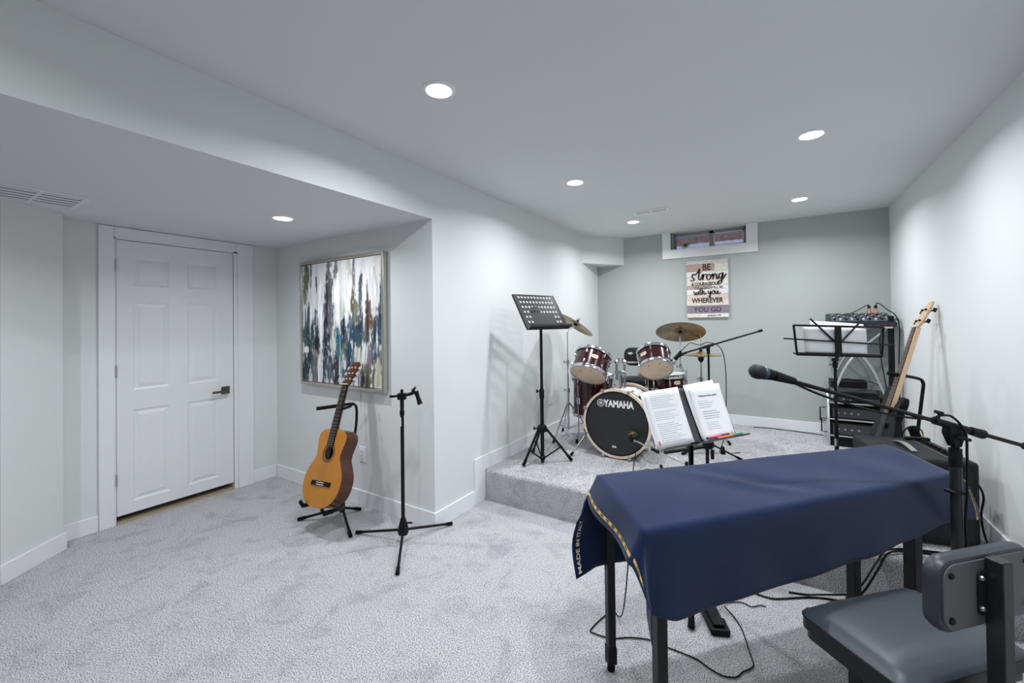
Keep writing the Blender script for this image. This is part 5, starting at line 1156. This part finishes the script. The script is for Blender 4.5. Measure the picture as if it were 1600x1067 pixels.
stxt('YOU GO', .862, .082, .0010, mt=PU, fit=.30)
stxt('Joshua 1:9', .965, .030, .0004, .3, dx=.07, fit=.145)
def script(paths, fy, x0, sc, rmax, mt=DK):                  # brush lettering: ribbons thick on the down strokes
    m = MB()
    for p in paths:
        q = spline([(x, y, 0) for x, y in p], 6)
        for a, b in zip(q, q[1:]):
            d_ = b-a
            if d_.length < 1e-6: continue
            wv = rmax*(.42+.58*abs(d_.y)/d_.length); nx_ = V((.86, .5, 0))
            vv = []
            for e in (a, b):
                c_ = V(((SX0+SX1)/2+x0+e.x*sc, YB-.0306, SZ1-HS*fy+e.y*sc)); o_ = V((-d_.y, 0, d_.x))/d_.length*wv; vv += [c_-o_, c_+o_]
            m.add([tuple(v) for v in vv], [(0, 1, 3, 2)])
    m.build('brush_lettering', mt, sg)
STRONG = [[(0, .05), (.25, -.05), (.42, .1), (.3, .3), (.2, .48), (.34, .72), (.52, .6)], [(.52, .6), (.8, .9), (.98, 1.25), (.92, .7), (.88, .15), (1.05, .02)], [(.72, .82), (1.2, .86)], [(1.05, .02), (1.22, .35), (1.32, .66), (1.30, .2), (1.30, 0)], [(1.30, .2), (1.42, .55), (1.62, .62), (1.7, .5)],
          [(1.9, .6), (1.72, .45), (1.72, .12), (1.92, .0), (2.1, .2), (2.08, .5), (1.92, .6), (2.2, .42)], [(2.2, .42), (2.32, .64), (2.34, .3), (2.32, 0)], [(2.34, .3), (2.5, .6), (2.66, .55), (2.66, .2), (2.74, .02), (2.88, .25)], [(3.24, .6), (3.02, .62), (2.9, .35), (3.02, .08), (3.2, .25), (3.3, .7), (3.22, .1), (3.1, -.4), (2.86, -.45), (2.9, -.2), (3.3, .05), (3.6, .55)]]
script(STRONG, .345, -.185, .108, .0098)
WITHYOU = [[(0, .55), (.05, .1), (.18, .0), (.3, .4), (.32, .1), (.46, .0), (.58, .5)], [(.66, .5), (.66, .1), (.76, .0)], [(.68, .75), (.70, .78)], [(.82, .9), (.86, .3), (.88, .0), (1.0, .08)], [(.74, .6), (1.0, .62)], [(1.06, .95), (1.08, .4), (1.06, 0), (1.16, .45), (1.3, .5), (1.32, .15), (1.44, .02), (1.6, .3)],
           [(1.84, .55), (1.86, .2), (2.0, .1), (2.14, .5), (2.12, .1), (2.06, -.4), (1.92, -.4), (2.02, -.1), (2.3, .2)], [(2.48, .55), (2.32, .4), (2.34, .1), (2.5, .02), (2.62, .25), (2.5, .55), (2.72, .4)], [(2.76, .5), (2.78, .12), (2.92, .04), (3.06, .5), (3.08, .1), (3.2, .02), (3.4, .25)]]
script(WITHYOU, .60, -.145, .085, .0066)

# ------------------------------------------------------------------ floor clutter
pd = thing('sustain_pedal', 'black sustain pedal with steel plate on the carpet under the table', 'pedal', (-.285, 2.235, 0))
PF = axes3((-.285, 2.235, 0), V((.80, .60, 0)), V((-.60, .80, 0)), (0, 0, 1)) ; pd_d = V((.07, -.155, 0)).normalized(); pw = V((-pd_d.y, pd_d.x, 0))
PF = axes3((-.285, 2.235, 0), pw, -pd_d, (0, 0, 1))
MB(PF).rrect(.085, .225, 0, .030, .012, ch=.004).build('base', BLACKP, pd)
MB(PF).bx(-.026, .026, -.095, .075, .034, .044).build('treadle', BLACK, pd, bev=.003); MB(PF).bx(.030, .040, -.03, .10, .030, .033).build('steel_plate', STEEL, pd); MB(PF).bx(-.024, .024, .06, .10, .031, .048).build('steel_hinge', STEEL, pd)
def cable(label, pts, r=.0034, n=7):
    o_ = MB().tube(spline(pts, n), r, 8).build('cable', CABLE, org=tuple(pts[len(pts)//2])); tag(o_, label, 'cable'); return o_
cable('thin black cable looping over the carpet in front of the table', [(-.55, 1.78, .60), (-.56, 1.80, .42), (-.60, 1.86, .18), (-.66, 1.98, .03), (-.71, 2.03, .006), (-.738, 1.983, .005), (-.762, 1.860, .005), (-.735, 1.847, .005), (-.663, 1.858, .005), (-.589, 1.908, .005), (-.506, 1.941, .005), (-.441, 1.936, .005), (-.322, 1.934, .005), (-.257, 1.908, .005), (-.208, 1.898, .005), (-.163, 1.918, .005), (-.143, 1.959, .005), (-.111, 2.005, .005), (-.108, 2.038, .005), (-.128, 2.107, .005), (-.159, 2.221, .005), (-.197, 2.297, .005), (-.225, 2.33, .008), (-.245, 2.335, .02)], .0030, 5)
cable('black cable curving across the carpet under the table', [(-.25, 2.53, .006), (-.136, 2.556, .006), (-.077, 2.551, .006), (-.021, 2.566, .006), (.105, 2.655, .006), (.20, 2.70, .006), (.31, 2.72, .006)], .0042)
cable('short frayed black lead beside the sustain pedal', [(-.262, 2.345, .02), (-.235, 2.40, .006), (-.18, 2.44, .005), (-.13, 2.43, .005), (-.10, 2.46, .005), (-.07, 2.47, .005)], .0026)
cable('upper black cable bundled to the adjustable table leg', [(.03, 2.66, .006), (.10, 2.68, .006), (.18, 2.70, .02), (.25, 2.67, .06), (.283, 2.625, .10), (.33, 2.66, .14), (.40, 2.77, .21), (.45, 2.84, ZS+.012), (.55, 2.93, ZS+.006), (.70, 2.98, ZS+.006)], .0048)
cable('lower black cable bundled to the adjustable table leg', [(.10, 2.55, .006), (.16, 2.60, .008), (.22, 2.645, .03), (.28, 2.63, .07), (.335, 2.655, .11), (.41, 2.765, .19), (.46, 2.83, ZS+.008), (.56, 2.91, ZS+.006), (.72, 2.95, ZS+.006)], .0048)
cable('black cable dropping from the table leg to the carpet', [(.29, 2.63, .14), (.33, 2.61, .10), (.37, 2.57, .04), (.39, 2.53, .006), (.42, 2.47, .006)], .0042)
cable('black cable lying along the back baseboard', [(-.246, 5.405, ZS+.005), (-.105, 5.425, ZS+.005), (.05, 5.42, ZS+.005), (.187, 5.405, ZS+.005), (.30, 5.39, ZS+.005), (.385, 5.36, ZS+.005)], .004)
cable('black cable hanging between the amplifier and the right wall', [(.835, 3.22, .62), (.868, 3.225, .585), (.905, 3.245, .535), (.921, 3.255, .475), (.910, 3.25, .40), (.914, 3.252, .32), (.922, 3.22, ZS+.008), (.90, 3.0, ZS+.006)], .0050)
